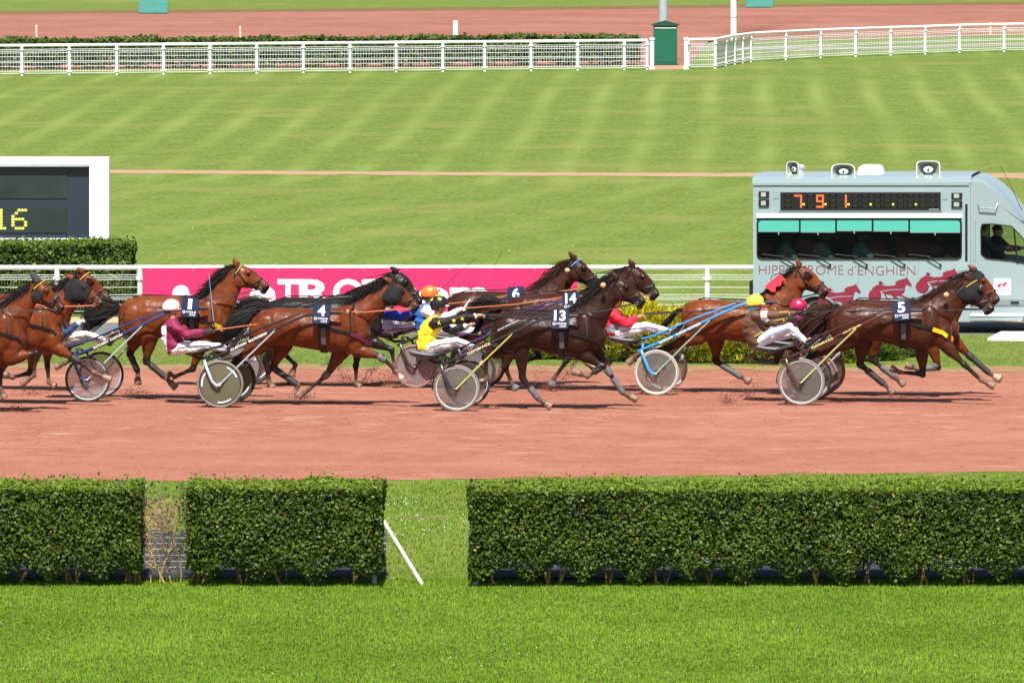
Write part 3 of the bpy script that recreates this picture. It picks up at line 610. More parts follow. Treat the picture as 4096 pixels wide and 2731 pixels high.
def horse(D):
    k = D['z']; row = D['row']; Yc = D['Y'] if 'Y' in D else G(*((lambda q: (q[0], row))(zs(k, D['torso'][5][0], 0)))).y
    def P(x, y, dy=0.0, z=k): return PY(*zs(z, x, y), Yc + dy)
    T = [(P(x, a), P(x, b)) for x, a, b in D['torso']]; n = len(T)
    x0, x1 = T[0][0].x, T[-1][0].x; L = x1 - x0; org = Vector(((x0 + x1) / 2, Yc, 0))
    fr = [0, .03, .10, .2, .3, .42, .55, .66, .76, .84, .91, .97, 1.0]; hwv = [.05, .13, .215, .262, .268, .27, .292, .295, .27, .245, .225, .17, .07]
    def hw(x): return float(np.interp((x - x0) / L, fr, hwv)) * D.get('wide', 1.0)
    def tor(x):
        xs = [q[0].x for q in T]; return float(np.interp(x, xs, [q[0].z for q in T])), float(np.interp(x, xs, [q[1].z for q in T])), hw(x)
    mb = MB(); N = 20; rings = []
    for a, b in T:
        c, h_ = (a + b) / 2, (a - b) / 2; w_ = hw((a.x + b.x) / 2); r_ = []
        for i in range(N):
            t = 2 * math.pi * i / N; cs, sn = math.cos(t), math.sin(t); r_.append(c + h_ * sn + Vector((0, w_ * math.copysign(abs(cs) ** .85, cs), 0)))
        rings.append(r_)
    mb.loft(rings)
    NK = [(P(*q[:2], 0, D.get('nz', k)), P(*q[2:], 0, D.get('nz', k))) for q in D['neck']]; rings = []; nw = [.20, .155, .118, .095, .088]
    for (a, b), w_ in zip(NK, nw):
        c, h_ = (a + b) / 2, (a - b) / 2; rings.append([c + h_ * math.sin(2 * math.pi * i / 16) + Vector((0, w_ * math.cos(2 * math.pi * i / 16) * (1 - .3 * max(0, math.sin(2 * math.pi * i / 16))), 0)) for i in range(16)])
    mb.loft(rings)
    hz = D.get('hz', k); Hd = Head(P(*D['poll'], 0, hz), P(*D['muz'], 0, hz))
    rings = []
    for t, a, b, w_ in HS:
        rings.append([Hd.pt(t, 360 * i / 16) for i in range(16)])
    mb.loft(rings)
    l_ = Hd.L
    for sg in (-1, 1):
        mb.ell(Hd.tn(.30, -.22, sg * .075 * 1.0), .10, .032, .10, 12, 8); mb.ell(Hd.tn(.36, .06, sg * .078), .045, .025, .035)
        mb.ell(Hd.tn(.94, -.06, sg * .04), .038, .022, .042); mb.ell(Hd.tn(.93, -.235, 0), .045, .035, .03)
        e0 = Hd.tn(.03, .08, sg * .052); ev = D.get('ear', (-.17, .15)); e1 = e0 + Vector((ev[0] * l_, sg * .02, ev[1] * l_))
        mb.seg(e0, e1, [(-.12, .036, .028), (.3, .042, .022), (.65, .030, .016), (1.05, .008, .007)], 10)
    joints = []; SD = {'NH': -.135, 'FH': .135, 'NF': -.125, 'FF': .125}
    for key in ('NH', 'FH', 'NF', 'FF'):
        pts = D[key]; dy = SD[key]; lz = D.get('lz', {}).get(key, k)
        q = [P(pts[i][0], pts[i][1], dy * (.9 if i == 0 else 1.0), lz) for i in range(5)]; joints.append((key, q))
        up, mid, jn, ft, toe = q
        if key[1] == 'H':
            mb.seg(up, mid, [(-.25, .10, .06), (-.05, .2, .12), (.3, .235, .14), (.7, .20, .13), (1.0, .155, .105), (1.15, .08, .06)], 16)
            mb.seg(mid, jn, [(-.15, .10, .08), (.0, .15, .10), (.25, .125, .09), (.55, .088, .068), (.8, .060, .05), (1.0, .055, .045), (1.06, .03, .03)], 14)
            b_ = ((mid - jn).normalized() + (ft - jn).normalized()); b_ = -b_.normalized() if b_.length > .1 else Vector((-1, 0, 0)); hk = jn + b_ * .038
            mb.ell(jn, .058, .046, .062); mb.ell(hk + (mid - jn).normalized() * .03, .033, .028, .04); mb.cap(hk + (mid - jn).normalized() * .03, jn.lerp(mid, .5) + b_ * .045, .02, .03)
            mb.seg(jn, ft, [(-.05, .045, .04), (.1, .05, .042), (.3, .038, .034), (.7, .034, .031), (1.0, .038, .034)], 12)
        else:
            mb.seg(up, mid, [(-.35, .07, .05), (-.1, .15, .085), (.3, .185, .105), (.75, .15, .098), (1.0, .115, .082), (1.2, .06, .05)], 16)
            mb.seg(mid, jn, [(-.15, .08, .06), (0, .108, .08), (.3, .095, .075), (.65, .062, .053), (.88, .047, .042), (1.0, .045, .042)], 14)
            mb.ell(jn, .052, .048, .055); mb.seg(jn, ft, [(-.05, .043, .04), (.12, .044, .04), (.3, .034, .031), (.75, .030, .029), (1.0, .036, .033)], 12)
        mb.ell(ft, .043, .039, .043); e = toe - ft; m_ = ft + e * .45
        mb.seg(ft, m_, [(0, .035, .034), (.5, .031, .033), (1.0, .039, .041)], 12); mb.seg(m_, toe, [(-.12, .040, .042), (0, .046, .046), (.6, .056, .053), (1.0, .063, .058)], 14)
    # muscle masses under the skin
    for sg in (-1, 1):
        xa = x0 + L * .83; tt, bb, ww = tor(xa); mb.ell((xa, Yc + sg * (ww - .075), bb + (tt - bb) * .56), .15, .10, .29, 18, 12)
        xa = x0 + L * .77; tt, bb, ww = tor(xa); mb.ell((xa, Yc + sg * (ww - .12), bb + (tt - bb) * .34), .19, .13, .19, 18, 12)
        xa = x0 + L * .16; tt, bb, ww = tor(xa); mb.ell((xa, Yc + sg * (ww - .075), bb + (tt - bb) * .55), .17, .09, .2, 14, 10)
        xa = x0 + L * .07; tt, bb, ww = tor(xa); mb.ell((xa, Yc + sg * .10, bb + (tt - bb) * .45), .09, .075, .2, 14, 10)
        xa = x0 + L * .95; tt, bb, ww = tor(xa); mb.ell((xa, Yc + sg * .085, bb + (tt - bb) * .40), .10, .085, .15, 14, 10)
    me = remeshed(mb, .0150, org, 3, .0075, 5.0)
    bv = BVHTree.FromPolygons([v_.co + org for v_ in me.vertices], [tuple(p_.vertices) for p_ in me.polygons])
    # coat colour: black points, pale hooves, dark muzzle are real markings
    Vn = verts_np(me) + np.array(org); c = np.tile(np.array(D['coat']), (len(Vn), 1)); dk = np.array(D.get('dark', (.013, .010, .009))); pts_amt = D.get('points', 1.0)
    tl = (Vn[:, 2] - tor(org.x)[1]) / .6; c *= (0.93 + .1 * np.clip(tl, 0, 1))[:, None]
    hoof = np.array((.20, .13, .09))
    for key, q in joints:
        d1, t1 = dist_seg(Vn, q[1], q[2]); d2, t2 = dist_seg(Vn, q[2], q[3]); d3, t3 = dist_seg(Vn, q[3], q[4])
        m_ = np.maximum((d2 < .085) * 1.0, (d3 < .08) * 1.0); m_ = np.maximum(m_, (d1 < .10) * sstep(t1, .62, .95)); m_ = (m_ * .93 * pts_amt)[:, None]; c = c * (1 - m_) + dk * m_
        sock = D.get('socks', ()); 
        if key in sock:
            s_ = ((d3 < .085) * sstep(t3, .0, .2) * 1.0)[:, None]; c = c * (1 - s_) + np.array((.62, .48, .40)) * s_
        h_ = ((d3 < .085) * sstep(t3, .46, .56))[:, None]; c = c * (1 - h_) + hoof * h_
        du = ((d3 < .07) * .35 + (d2 < .06) * sstep(t2, .2, 1.0) * .16)[:, None]; c = c * (1 - du) + np.array((.20, .11, .08)) * du
    rel = Vn - np.array(Hd.P); th = rel @ np.array(Hd.d) / l_; nh = rel @ np.array(Hd.n) / l_; lat = np.linalg.norm(rel - np.outer(th * l_, Hd.d) - np.outer(nh * l_, Hd.n), axis=1); inh = (lat < .14) & (nh < .25) & (nh > -.42) & (th > .1)
    m_ = (inh * sstep(th, .62, .9) * .8)[:, None]; c = c * (1 - m_) + np.array((.022, .016, .014)) * m_
    for sg in (-1, 1):
        no_ = np.array(Hd.pt(.955, 180 if sg < 0 else 0)); no_ = np.array(Hd.tn(.955, -.055, sg * .055)); m_ = (1 - sstep(np.linalg.norm((Vn - no_), axis=1), .018, .036))[:, None]; c = c * (1 - m_) + np.array((.003, .002, .002)) * m_
    mouth, tm = dist_seg(Vn, Hd.tn(.80, -.185, -.05), Hd.tn(1.0, -.175, -.03)); m_ = (1 - sstep(mouth, .010, .028))[:, None] * .8; c = c * (1 - m_) + np.array((.006, .004, .004)) * m_
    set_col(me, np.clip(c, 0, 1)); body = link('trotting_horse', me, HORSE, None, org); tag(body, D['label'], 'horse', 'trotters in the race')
    def side(p, sg, e=0.0):
        h_ = bv.ray_cast(Vector((p.x, Yc + sg * 1.5, p.z)), Vector((0, -sg, 0)), 3.0)[0]
        return (h_ if h_ is not None else Vector((p.x, Yc + sg * .12, p.z))) + Vector((0, sg * e, 0))
    def spt(t, ang, e=0.0):
        b0 = Hd.pt(t, ang); a_, b_, _ = Hd.sec(t); c0 = Hd.tn(t, (a_ + b_) / 2); d_ = (b0 - c0).normalized(); h_ = bv.ray_cast(b0 + d_ * .07, -d_, .2)[0]
        return (h_ if h_ is not None and (h_ - b0).length < .07 else b0) + d_ * e
    for sg in (-1, 1): MB().ell(side(Hd.tn(.385, .045), sg, -.002), .024, .011, .018, 10, 6).build('eye', EYE, org, body)
    # ---- mane and tail
    crest = [a for a, b in NK[1:]] + [Hd.tn(.02, .09)]; hm = D.get('hair', HAIRB); lr = random.Random(D['seed'])
    def strands(n, startf, dirf, ln, wd, nseg=6, droop=.5):
        V_ = []
        for _ in range(n):
            p = startf(); d_ = dirf(p); Ls = ln * lr.uniform(.45, 1.15); w_ = wd * lr.uniform(.6, 1.3); roll = lr.uniform(-.7, .7); wig = lr.uniform(0, 6.28); pr = p; prs = None
            for j in range(nseg + 1):
                t = j / nseg; ww = w_ * (1 - .85 * t); up = Vector((-d_.z, math.sin(roll) * .6, d_.x)).normalized(); a_, b_ = pr + up * ww, pr - up * ww
                if prs: V_ += [prs[0], prs[1], b_, a_]
                prs = (a_, b_); d_ = (d_ + Vector((lr.gauss(0, .10), lr.gauss(0, .06), -droop * .22 * (0.4 + t) + .10 * math.sin(wig + j * 1.6)))).normalized(); pr = pr + d_ * (Ls / nseg)
        return np.array([tuple(q) for q in V_]) - np.array(org)
    def cpt():
        t = lr.random() * (len(crest) - 1); i = int(t); q = crest[i].lerp(crest[i + 1], t - i); return q + Vector((0, lr.uniform(-.05, .03), -lr.uniform(0, .05)))
    fl = D.get('mane', (-1, .12)); ml = D.get('mlen', .34) * .72
    if D.get('hasmane', True):
        v = strands(int(D.get('mn', 420) * 1.7), cpt, lambda p: Vector((fl[0] + lr.gauss(0, .22), lr.gauss(-.12, .16), fl[1] - .38 + lr.gauss(0, .20))).normalized(), ml, .0048, 6, .55)
        tag(soup('mane', v, 4, hm, body, smooth=True), kind='stuff')
    if D.get('tail'):
        tz = D.get('tz', k); tp = [P(q[0], q[1], 0, tz) for q in D['tail']]; sp_ = D.get('tspread', .11) * .72; V_ = []
        for _ in range(int(D.get('tn', 300) * 2.2)):
            o_ = Vector((lr.gauss(0, .4), lr.gauss(0, .6), lr.gauss(0, 1))); w_ = .0048 * lr.uniform(.6, 1.4); prs = None; cut = lr.uniform(.55, 1.0); M_ = 12
            for j in range(M_ + 1):
                t = j / M_ * cut * (len(tp) - 1); i = min(int(t), len(tp) - 2); f = t - i; q = tp[i].lerp(tp[i + 1], f)
                p_1 = tp[max(i - 1, 0)]; p_2 = tp[min(i + 2, len(tp) - 1)]; a_ = .5 * ((2 * tp[i]) + (tp[i + 1] - p_1) * f + (2 * p_1 - 5 * tp[i] + 4 * tp[i + 1] - p_2) * f * f + (3 * tp[i] - p_1 - 3 * tp[i + 1] + p_2) * f ** 3)
                q = a_ + o_ * (sp_ * (.22 + .95 * math.sin(min(1, t / (len(tp) - 1)) * 2.2)))
                u_ = Vector((0, .4, 1)); ww = w_ * (1 - .6 * j / M_); A_, B_ = q + u_ * ww, q - u_ * ww
                if prs: V_ += [prs[0], prs[1], B_, A_]
                prs = (A_, B_)
        tb = strands  # hair over a tapering dock
        tag(soup('tail', np.array([tuple(q) for q in V_]) - np.array(org), 4, hm, body, smooth=True), kind='stuff')
        MB().tube([tp[0] + (tp[0] - tp[1]).normalized() * .06, tp[0].lerp(tp[1], .5), tp[1]], .045, 8, .02).build('tail_dock', hm, org, body)
    # ---- harness
    def surf(x, z, e=.012, sg=-1):
        return side(Vector((x, 0, z)), sg, e)
    bm_ = D.get('bridle', LEA); br = MB(); e = .010
    def hp(lst): return [spt(t, a_, e) for t, a_ in lst]
    for s_ in (0, 1):
        f = (lambda a_: a_) if s_ == 0 else (lambda a_: 180 - a_)
        br.tube(hp([(.03, f(120)), (.06, f(150)), (.2, f(172)), (.4, f(190)), (.6, f(200)), (.8, f(205))]), .011, 6)
        br.tube(hp([(.05, f(150)), (.10, f(190)), (.17, f(230)), (.20, f(262))]), .008, 6)
        br.tube(hp([(.12, f(160)), (.14, f(125)), (.16, f(90))]), .010, 6)
        br.tube(hp([(.60, f(200)), (.68, f(160)), (.74, f(110)), (.76, f(90))]), .008, 6)
    br.tube(hp([(.72, a_) for a_ in range(0, 361, 24)]), .009, 6); br.tube(hp([(.10, 90), (.3, 90), (.5, 90), (.72, 90)]) if D.get('nosestrap') else hp([(.03, 60), (.03, 90), (.03, 120)]), .006, 6)
    bo = br.build('bridle', bm_, org, body)
    bit = spt(.82, 205, .015); MB().torus(bit, .022, .005, n=16, m=6).build('bit_ring', STEEL, org, bo)
    if D.get('brow'): 
        bb_ = MB(); bb_.tube([spt(t, a_, .016) for t, a_ in ((.10, 176), (.12, 150), (.15, 120), (.16, 90), (.15, 60), (.10, 4))], (.017, .009), 8); bb_.build('browband', cloth('brow' + D['label'][:6], D['brow'], .5), org, bo)
    def patch(t0, t1, a0, a1, m_, nm, e_=.014, nt_=8, na=10):
        q = MB()
        for ee in (e_, e_ + .006): q.loft([[spt(t0 + (t1 - t0) * i / nt_, a0 + (a1 - a0) * j / na, ee) for j in range(na + 1)] for i in range(nt_ + 1)], closed=False, cap=False)
        return q.build(nm, m_, org, bo, fix=False)
    for hd_ in D.get('hood', ()): patch(*hd_, D.get('hoodm', mat('hood_fabric', (.012, .0125, .014), .8, spec=.2, var=.2, vscale=30)), 'hood')
    if D.get('eyecup'):
        for a_ in (Hd.ang(.37, .03), 180 - Hd.ang(.37, .03)): MB().ell(spt(.37, a_, .012), .05, .03, .05, 14, 8).build('eye_cup', mat('cup_plastic', (.02, .022, .026), .25), org, bo)
    if D.get('blinker'):
        q = [Hd.tn(*w_, -.105) for w_ in ((.22, .08), (.36, .11), (.40, -.02), (.27, -.10))]; MB().prism(q, (0, -.008, 0)).build('blinker', LEA, org, bo, smooth=False)
    if D.get('noseroll'): MB().tube([spt(.66, a_, .02) for a_ in range(20, 161, 20)], .026, 10).build('nose_roll', cloth('roll', D['noseroll']), org, bo)
    if D.get('earcover'):
        for sg in (-1, 1):
            e0 = Hd.tn(.03, .08, sg * .052); ev = D.get('ear', (-.17, .15)); e1 = e0 + Vector((ev[0] * l_ * 1.12, sg * .02, ev[1] * l_ * 1.12)); MB().seg(e0, e1, [(-.1, .045, .04), (.35, .046, .034), (.7, .034, .024), (1.0, .012, .010)], 10).build('ear_cover', cloth('ear', (.025, .025, .03), .8), org, bo)
    if D.get('neckcover'):
        q = MB(); cr = [(a, b) for a, b in NK[1:4]]; rr_ = []
        for i in range(9):
            t = i / 8 * 1.55 + .25; j = min(int(t), 1); f = t - j; a_, b_ = cr[j][0].lerp(cr[j + 1][0], f), cr[j][1].lerp(cr[j + 1][1], f); w_ = .14; rr_.append([a_ + (b_ - a_) * s_ + Vector((0, yy, .03)) for s_, yy in ((.20 + .05 * math.sin(i * 1.7), -w_ * 1.02), (.08, -w_ * .95), (-.05, -w_ * .6), (-.10, 0), (.0, w_ * .6), (.2, w_))])
        q.loft(rr_, closed=False, cap=False).build('neck_cover', cloth('neckred', D['neckcover']), org, body)
    xp = D.get('padx'); col = D.get('collar', (.014, .014, .015)); cm = mat('collar_%.2f_%.2f' % (col[0], col[1]), col, .5)
    xpad = P(*D['pad'], -.3, D.get('pz', k)).x if D.get('pad') else x0 + L * .62
    gb = MB(); g1 = []
    for sg in (-1,):
        tt, bb, ww = tor(xpad); c_, h_ = (tt + bb) / 2, (tt - bb) / 2; pts_ = []; nn = []
        for i in range(25):
            A_ = 2 * math.pi * i / 24; d_ = Vector((0, math.cos(A_), math.sin(A_))); r0 = 1 / math.sqrt((math.cos(A_) / ww) ** 2 + (math.sin(A_) / h_) ** 2) + .09; h_2 = bv.ray_cast(Vector((xpad, Yc, c_)) + d_ * r0, -d_, r0)[0]; pts_.append((h_2 if h_2 is not None else Vector((xpad, Yc, c_)) + d_ * (r0 - .09)) + d_ * .012); nn.append(d_)
        gb.strap(pts_, .045, .008, nn)
    gir = gb.build('girth', LEA, org, body); tt, bb, ww = tor(xpad)
    MB().ell((xpad, Yc, tt + .01), .07, .13, .035, 14, 8).build('saddle', LEA, org, body)
    MB().strap([surf(xpad + .03, z_, .024) for z_ in (tt - .28, tt - .40, tt - .52)], .035, .012, [(0, -1, .2)] * 3).build('girth_guard', LEAG, org, gir)
    zc = bb + (tt - bb) * .60; xb = x1 - .005
    cx = [xpad + .04, xpad + (xb - xpad) * .35, xpad + (xb - xpad) * .65, xpad + (xb - xpad) * .85, xb - .05]; cb = MB()
    for sg in (-1, 1):
        pp = [surf(x_, zc - .05 * i, .016, sg) for i, x_ in enumerate(cx)]; pp.append(Vector((xb + .015, Yc, zc - .27))); cb.strap(pp, .020, .006, [(0, sg, 0)] * 4 + [(.5, sg * .8, 0), (1, 0, 0)])
    co = cb.build('breast_collar', LEA, org, body)
    if 'collar' in D:
        pb = MB()
        for sg in (-1, 1):
            pp = [surf(x_, zc - .05 * i, .024, sg) for i, x_ in ((2, cx[2]), (3, cx[3]), (4, cx[4]))]; pp.append(Vector((xb + .024, Yc, zc - .27))); pb.strap(pp, .030, .008, [(0, sg, 0)] * 2 + [(.5, sg * .8, 0), (1, 0, 0)])
        pb.build('collar_padding', cm, org, co)
    NKt = [q[0] for q in NK]; ws = [surf(cx[2], zc - .08, .02), surf(cx[2] - .02, min(tor(cx[2])[0] - .06, zc + .22), .02), NKt[1] + Vector((0, -.13, -.07)), NKt[1] + Vector((0, 0, .012))]; MB().strap(ws, .012, .005, [(0, -1, 0), (0, -1, .2), (0, -.8, .5), (0, 0, 1)]).build('neck_strap', LEA, org, co)
    hr = MB(); hr.tube([Vector((xpad, Yc - .02, tt + .05)), Vector((xpad + .25, Yc - .01, max(tt + .06, NKt[0].z + .03))), NKt[2] + Vector((-.05, 0, .11)), Hd.tn(.02, .10)], .006, 5)
    hr.tube([Vector((xpad, Yc, tt + .03)), Vector((x0 + L * .4, Yc - .02, tor(x0 + L * .4)[0] + .02)), Vector((x0 + L * .2, Yc - .03, tor(x0 + L * .2)[0] + .02)), Vector((x0 + L * .02, Yc, tor(x0 + L * .03)[0] + .01))], .009, 5); hr.build('check_strap', LEA, org, body)
    if D.get('hand'):
        hq = PY(*zs(D['handz'], *D['hand']), Yc - .14); ring = Vector((xpad, Yc - .24, tt - .0)); rm = D.get('rein', BLR); rein = MB()
        for sg in (-1, 1):
            b_ = spt(.82, 205 if sg < 0 else -25, .02); r_ = Vector((xpad + .02, Yc + sg * .23, D.get('reinz', tt - .02))); h_ = Vector((hq.x, Yc + sg * .13, hq.z)); mid_ = r_.lerp(h_, .5) + Vector((0, sg * .06, -.03)); pp = [b_, b_.lerp(r_, .5) + Vector((0, sg * .06, -.035)), r_, mid_, h_]
            rein.strap(pp, .008, .004, [(0, -1, .15)] * 5)
        rein.build('rein', rm, org, body)
    if D.get('ball'):
        q = P(*D['ball'], -.24, D.get('hz2', k)); MB().ell(q, .042, .042, .042, 12, 8).build('ear_plug_ball', cloth('ball', (.45, .30, .13), .8), org, body); MB().tube([q, q.lerp(spt(.1, 180, .01), .5) + Vector((0, 0, -.02)), spt(.08, 175, .012)], .004, 4).build('ear_plug_cord', LEA, org, body)
    # ---- leg boots
    for key, f0, f1, bmn in D.get('boots', ()):
        q = dict(joints)[key]; a_, b_ = q[2], q[3]; r_ = .05 if key[1] == 'H' else .046
        MB().seg(a_.lerp(b_, f0), a_.lerp(b_, f1), [(0, r_, r_ * .95), (.15, r_ * 1.06, r_), (.5, r_ * .92, r_ * .9), (.9, r_ * 1.02, r_ * .98), (1, r_ * .95, r_ * .93)], 14).build('leg_boot', bmn, org, body)
    for key, bmn in D.get('bell', ()):
        q = dict(joints)[key]; MB().seg(q[3].lerp(q[4], .3), q[3].lerp(q[4], .85), [(0, .046, .046), (.4, .060, .058), (1, .072, .068)], 16).build('bell_boot', bmn, org, body)
    for key, bmn in D.get('knee', ()):
        q = dict(joints)[key]; MB().seg(q[2].lerp(q[1], .16), q[2].lerp(q[3], .22), [(0, .050, .047), (.4, .058, .054), (.75, .054, .05), (1, .043, .041)], 16).build('knee_boot', bmn, org, body)
    # ---- number pad
    if D.get('pad'):
        pz = D.get('pz', k); c_ = P(*D['pad'], -.435, pz); ti = R(D.get('padtilt', -4)); rt_ = Vector((math.cos(ti), 0, math.sin(ti))); up = Vector((-math.sin(ti), .10, math.cos(ti))).normalized(); nr = rt_.cross(up); hw_, hh_, rc = .125, .145, .035; out = []
        for sx, sy, a0 in ((1, 1, 0), (-1, 1, 90), (-1, -1, 180), (1, -1, 270)):
            for j in range(5): A_ = R(a0 + 22.5 * j); out.append((sx * (hw_ - rc) + rc * math.cos(A_), sy * (hh_ - rc) + rc * math.sin(A_)))
        def pp(x, y, e_=0): return c_ + rt_ * x + up * y + nr * e_
        pad = MB().prism([pp(x * 1.05, y * 1.05, -.018) for x, y in out], nr * .012).build('number_pad', LEA, org, body, smooth=False)
        MB().prism([pp(x, y, -.0055) for x, y in out], nr * .006).build('face_plate', NAVY, org, pad, smooth=False)
        nb = D['num']; wn = .17 if len(nb) > 1 else (.06 if nb == '1' else .115)
        put_text(nb, pp(-wn / 2, -.03, .003), rt_ * wn, up * .158, .03).build('number', WPR, org, pad, smooth=False, fix=False)
        put_text('CASAQ', pp(-.055, -.085, .002), rt_ * .15, up * .03, .02, .06).build('lettering', WPR, org, pad, smooth=False, fix=False); put_text('LIGUE', pp(.0, -.12, .002), rt_ * .09, up * .026, .02, .06).build('lettering', WPR, org, pad, smooth=False, fix=False)
        MB().torus(pp(-.082, -.075, .001), .018, .004, nr, 14, 4, .001).build('emblem', WPR, org, pad)
    return body
# ================================================================ DRIVERS
SKIN = mat('skin', (.42, .20, .13), .5, spec=.4, var=.06, vscale=20); JCK = mat('jacket_cloth', (.5, .5, .5), .62, attr='Col', bump=.3, bscale=16, sheen=.05, spec=.3)
TRW = mat('trouser_cloth', (.74, .74, .78), .6, attr='Col', bump=.12, bscale=30, sheen=.2); BLK = mat('black_rubber', (.012, .012, .013), .55); SHOE = mat('boot_leather', (.015, .014, .014), .4); SOLE = mat('boot_sole', (.16, .155, .15), .8, var=.3, vscale=30)
def star(c, rt_, up, r, nr):
    return MB().prism([Vector(c) + (rt_ * math.sin(math.pi * i / 5) + up * math.cos(math.pi * i / 5)) * (r if i % 2 == 0 else r * .42) for i in range(10)], nr)
def hand_geo(mb, wr, dr, sg, s_=1.0):
    """palm, four unequal curled fingers and a thumb, closed round the rein"""
    dr = dr.normalized(); dn = Vector((dr.z, 0, -dr.x))
    if dn.z > 0: dn = -dn
    lat = Vector((0, 1, 0)); p = wr + dr * .045
    mb.seg(wr - dr * .02, wr + dr * .085, [(0, .024 * s_, .03 * s_), (.5, .028 * s_, .04 * s_), (1, .022 * s_, .042 * s_)], 10)
    for i, ln in enumerate((.85, 1.0, .95, .78)):
        b = wr + dr * .078 + lat * ((i - 1.5) * .019 * s_); k1 = b + dr * .036 * ln + dn * .006; k2 = k1 + dn * .030 * ln + dr * .004; k3 = k2 - dr * .024 * ln + dn * .004
        for a, c, r0, r1 in ((b - dr * .012, k1, .0105, .010), (k1, k2, .010, .009), (k2, k3, .009, .0075)): mb.cap(a, c, r0 * s_, r1 * s_, 6)
        for q in (k1, k2): mb.ell(q, .0102 * s_, .0102 * s_, .0102 * s_, 6, 4)
    t0 = wr + dr * .035 - lat * sg * .032 * s_; t1 = t0 + dr * .035 - lat * sg * .012 + dn * .012; t2 = t1 + dr * .026 + lat * sg * .012 + dn * .012
    mb.cap(t0, t1, .013 * s_, .011 * s_, 6); mb.cap(t1, t2, .011 * s_, .008 * s_, 6)
    return mb
def person(D):
    k, Yc = D['z'], D['Y']
    def P(n_, dy): q = D[n_]; z_ = k if len(q) < 3 else q[2]; return PY(*zs(z_, q[0], q[1]), Yc + dy)
    hip, sh, hd = P('hip', 0), P('sh', 0), P('hd', 0); org = Vector((hip.x, Yc, 0)); vox = D.get('vox', .0135); legs = D.get('legs', True)
    J = {}
    for sg, sfx in ((-1, ''), (1, '2')):
        g = lambda n_, dy: P(n_ + sfx, dy * sg) if n_ + sfx in D else P(n_, dy * sg)
        J[sg] = dict(sh=sh + Vector((.0, sg * .175, -.02)), el=g('el', .25), wr=g('wr', .14)); dh = g('hn', .12) - J[sg]['wr'] if 'hn' in D else J[sg]['wr'] - J[sg]['el']; J[sg]['hd'] = dh
        if legs: J[sg].update(hp=hip + Vector((.02, sg * .085, .0)), kn=g('kn', .19), an=g('an', .30), to=g('to', .31))
    up = (sh - hip).normalized(); fwd = Vector((up.z, 0, -up.x)); back = -fwd; mid = hip.lerp(sh, .5) + back * D.get('hunch', .05)
    hdir = Vector((math.cos(R(D.get('look', -8))), 0, math.sin(R(D.get('look', -8))))); hup = Vector((-hdir.z, 0, hdir.x))
    def hpnt(a, y, b): return hd + hdir * a + Vector((0, y, 0)) + hup * b
    def torso(mb, g):
        g += D.get('puff', 0)
        mb.seg(hip, mid, [(-.28, .07 + g, .10 + g), (-.12, .115 + g, .155 + g), (.2, .115 + g, .16 + g), (1.0, .118 + g, .158 + g), (1.15, .10, .14)], 16)
        mb.seg(mid, sh, [(-.15, .10, .14), (0, .118 + g, .158 + g), (.5, .122 + g, .175 + g), (.85, .10 + g, .175 + g), (1.05, .075 + g, .14 + g), (1.2, .05 + g, .07 + g)], 16)
    def arm(mb, q, g, end=1.0):
        mb.ell(q['sh'], .066 + g, .06 + g, .066 + g); mb.seg(q['sh'], q['el'], [(0, .056 + g, .054 + g), (.5, .054 + g, .052 + g), (1, .044 + g, .043 + g)], 12); mb.ell(q['el'], .045 + g, .043 + g, .045 + g)
        e_ = q['el'].lerp(q['wr'], end); mb.seg(q['el'], e_, [(0, .044 + g, .043 + g), (.4, .043 + g, .04 + g), (1, .030 + g, .030 + g)], 12)
    def leg(mb, q, g):
        mb.seg(q['hp'], q['kn'], [(-.12, .06 + g, .06 + g), (0, .088 + g, .085 + g), (.5, .08 + g, .076 + g), (1, .058 + g, .056 + g)], 14); mb.ell(q['kn'], .06 + g, .056 + g, .06 + g)
        mb.seg(q['kn'], q['an'], [(0, .057 + g, .055 + g), (.35, .057 + g, .054 + g), (1, .038 + g, .037 + g)], 12)
    bm_ = MB(); torso(bm_, -.012)
    for sg in (-1, 1):
        arm(bm_, J[sg], -.008)
        if legs: leg(bm_, J[sg], -.01); bm_.cap(J[sg]['an'], J[sg]['to'], .035, .025)
    bm_.seg(sh, hd, [(-.1, .06, .06), (.4, .052, .05), (.9, .05, .05)], 12)
    bm_.seg(hd - hup * .14 + hdir * .02, hd + hup * .10, [(0, .035, .03), (.1, .065, .055), (.35, .085, .07), (.6, .092, .076), (.85, .08, .068), (1, .04, .035)], 14)
    bm_.seg(hpnt(.082, 0, -.0), hpnt(.108, 0, -.055), [(0, .010, .008), (.6, .016, .013), (1.05, .012, .012)], 8); bm_.ell(hpnt(.078, 0, -.118), .022, .024, .02); bm_.ell(hpnt(.088, 0, -.088), .014, .024, .010)
    for sg in (-1, 1): bm_.ell(hpnt(-.005, sg * .076, -.045), .02, .010, .03)
    me = remeshed(bm_, vox * 1.35, org, 1); bare = not D.get('glove')
    body = link('person', me, SKIN, None, org)
    if bare:
        hb = MB()
        for sg in (-1, 1): hand_geo(hb, J[sg]['wr'], J[sg]['hd'], sg)
        t = bmesh.new(); t.from_mesh(me); m2 = hb.mesh('h', org); t.from_mesh(m2); t.to_mesh(me); t.free(); bpy.data.meshes.remove(m2); me.polygons.foreach_set('use_smooth', [True] * len(me.polygons))
    tag(body, D['label'], 'person', D.get('group', 'sulky drivers'))
    # jacket
    jm = MB(); torso(jm, .022); jm.seg(hip - up * .03, hip + up * .2, [(0, .12, .165), (.25, .148, .19), (.6, .15, .192), (1, .13, .175)], 16)
    for sg in (-1, 1): arm(jm, J[sg], .016, .97)
    jm.seg(sh, sh + (hd - sh).normalized() * .07, [(0, .075, .085), (1, .062, .062)], 12)
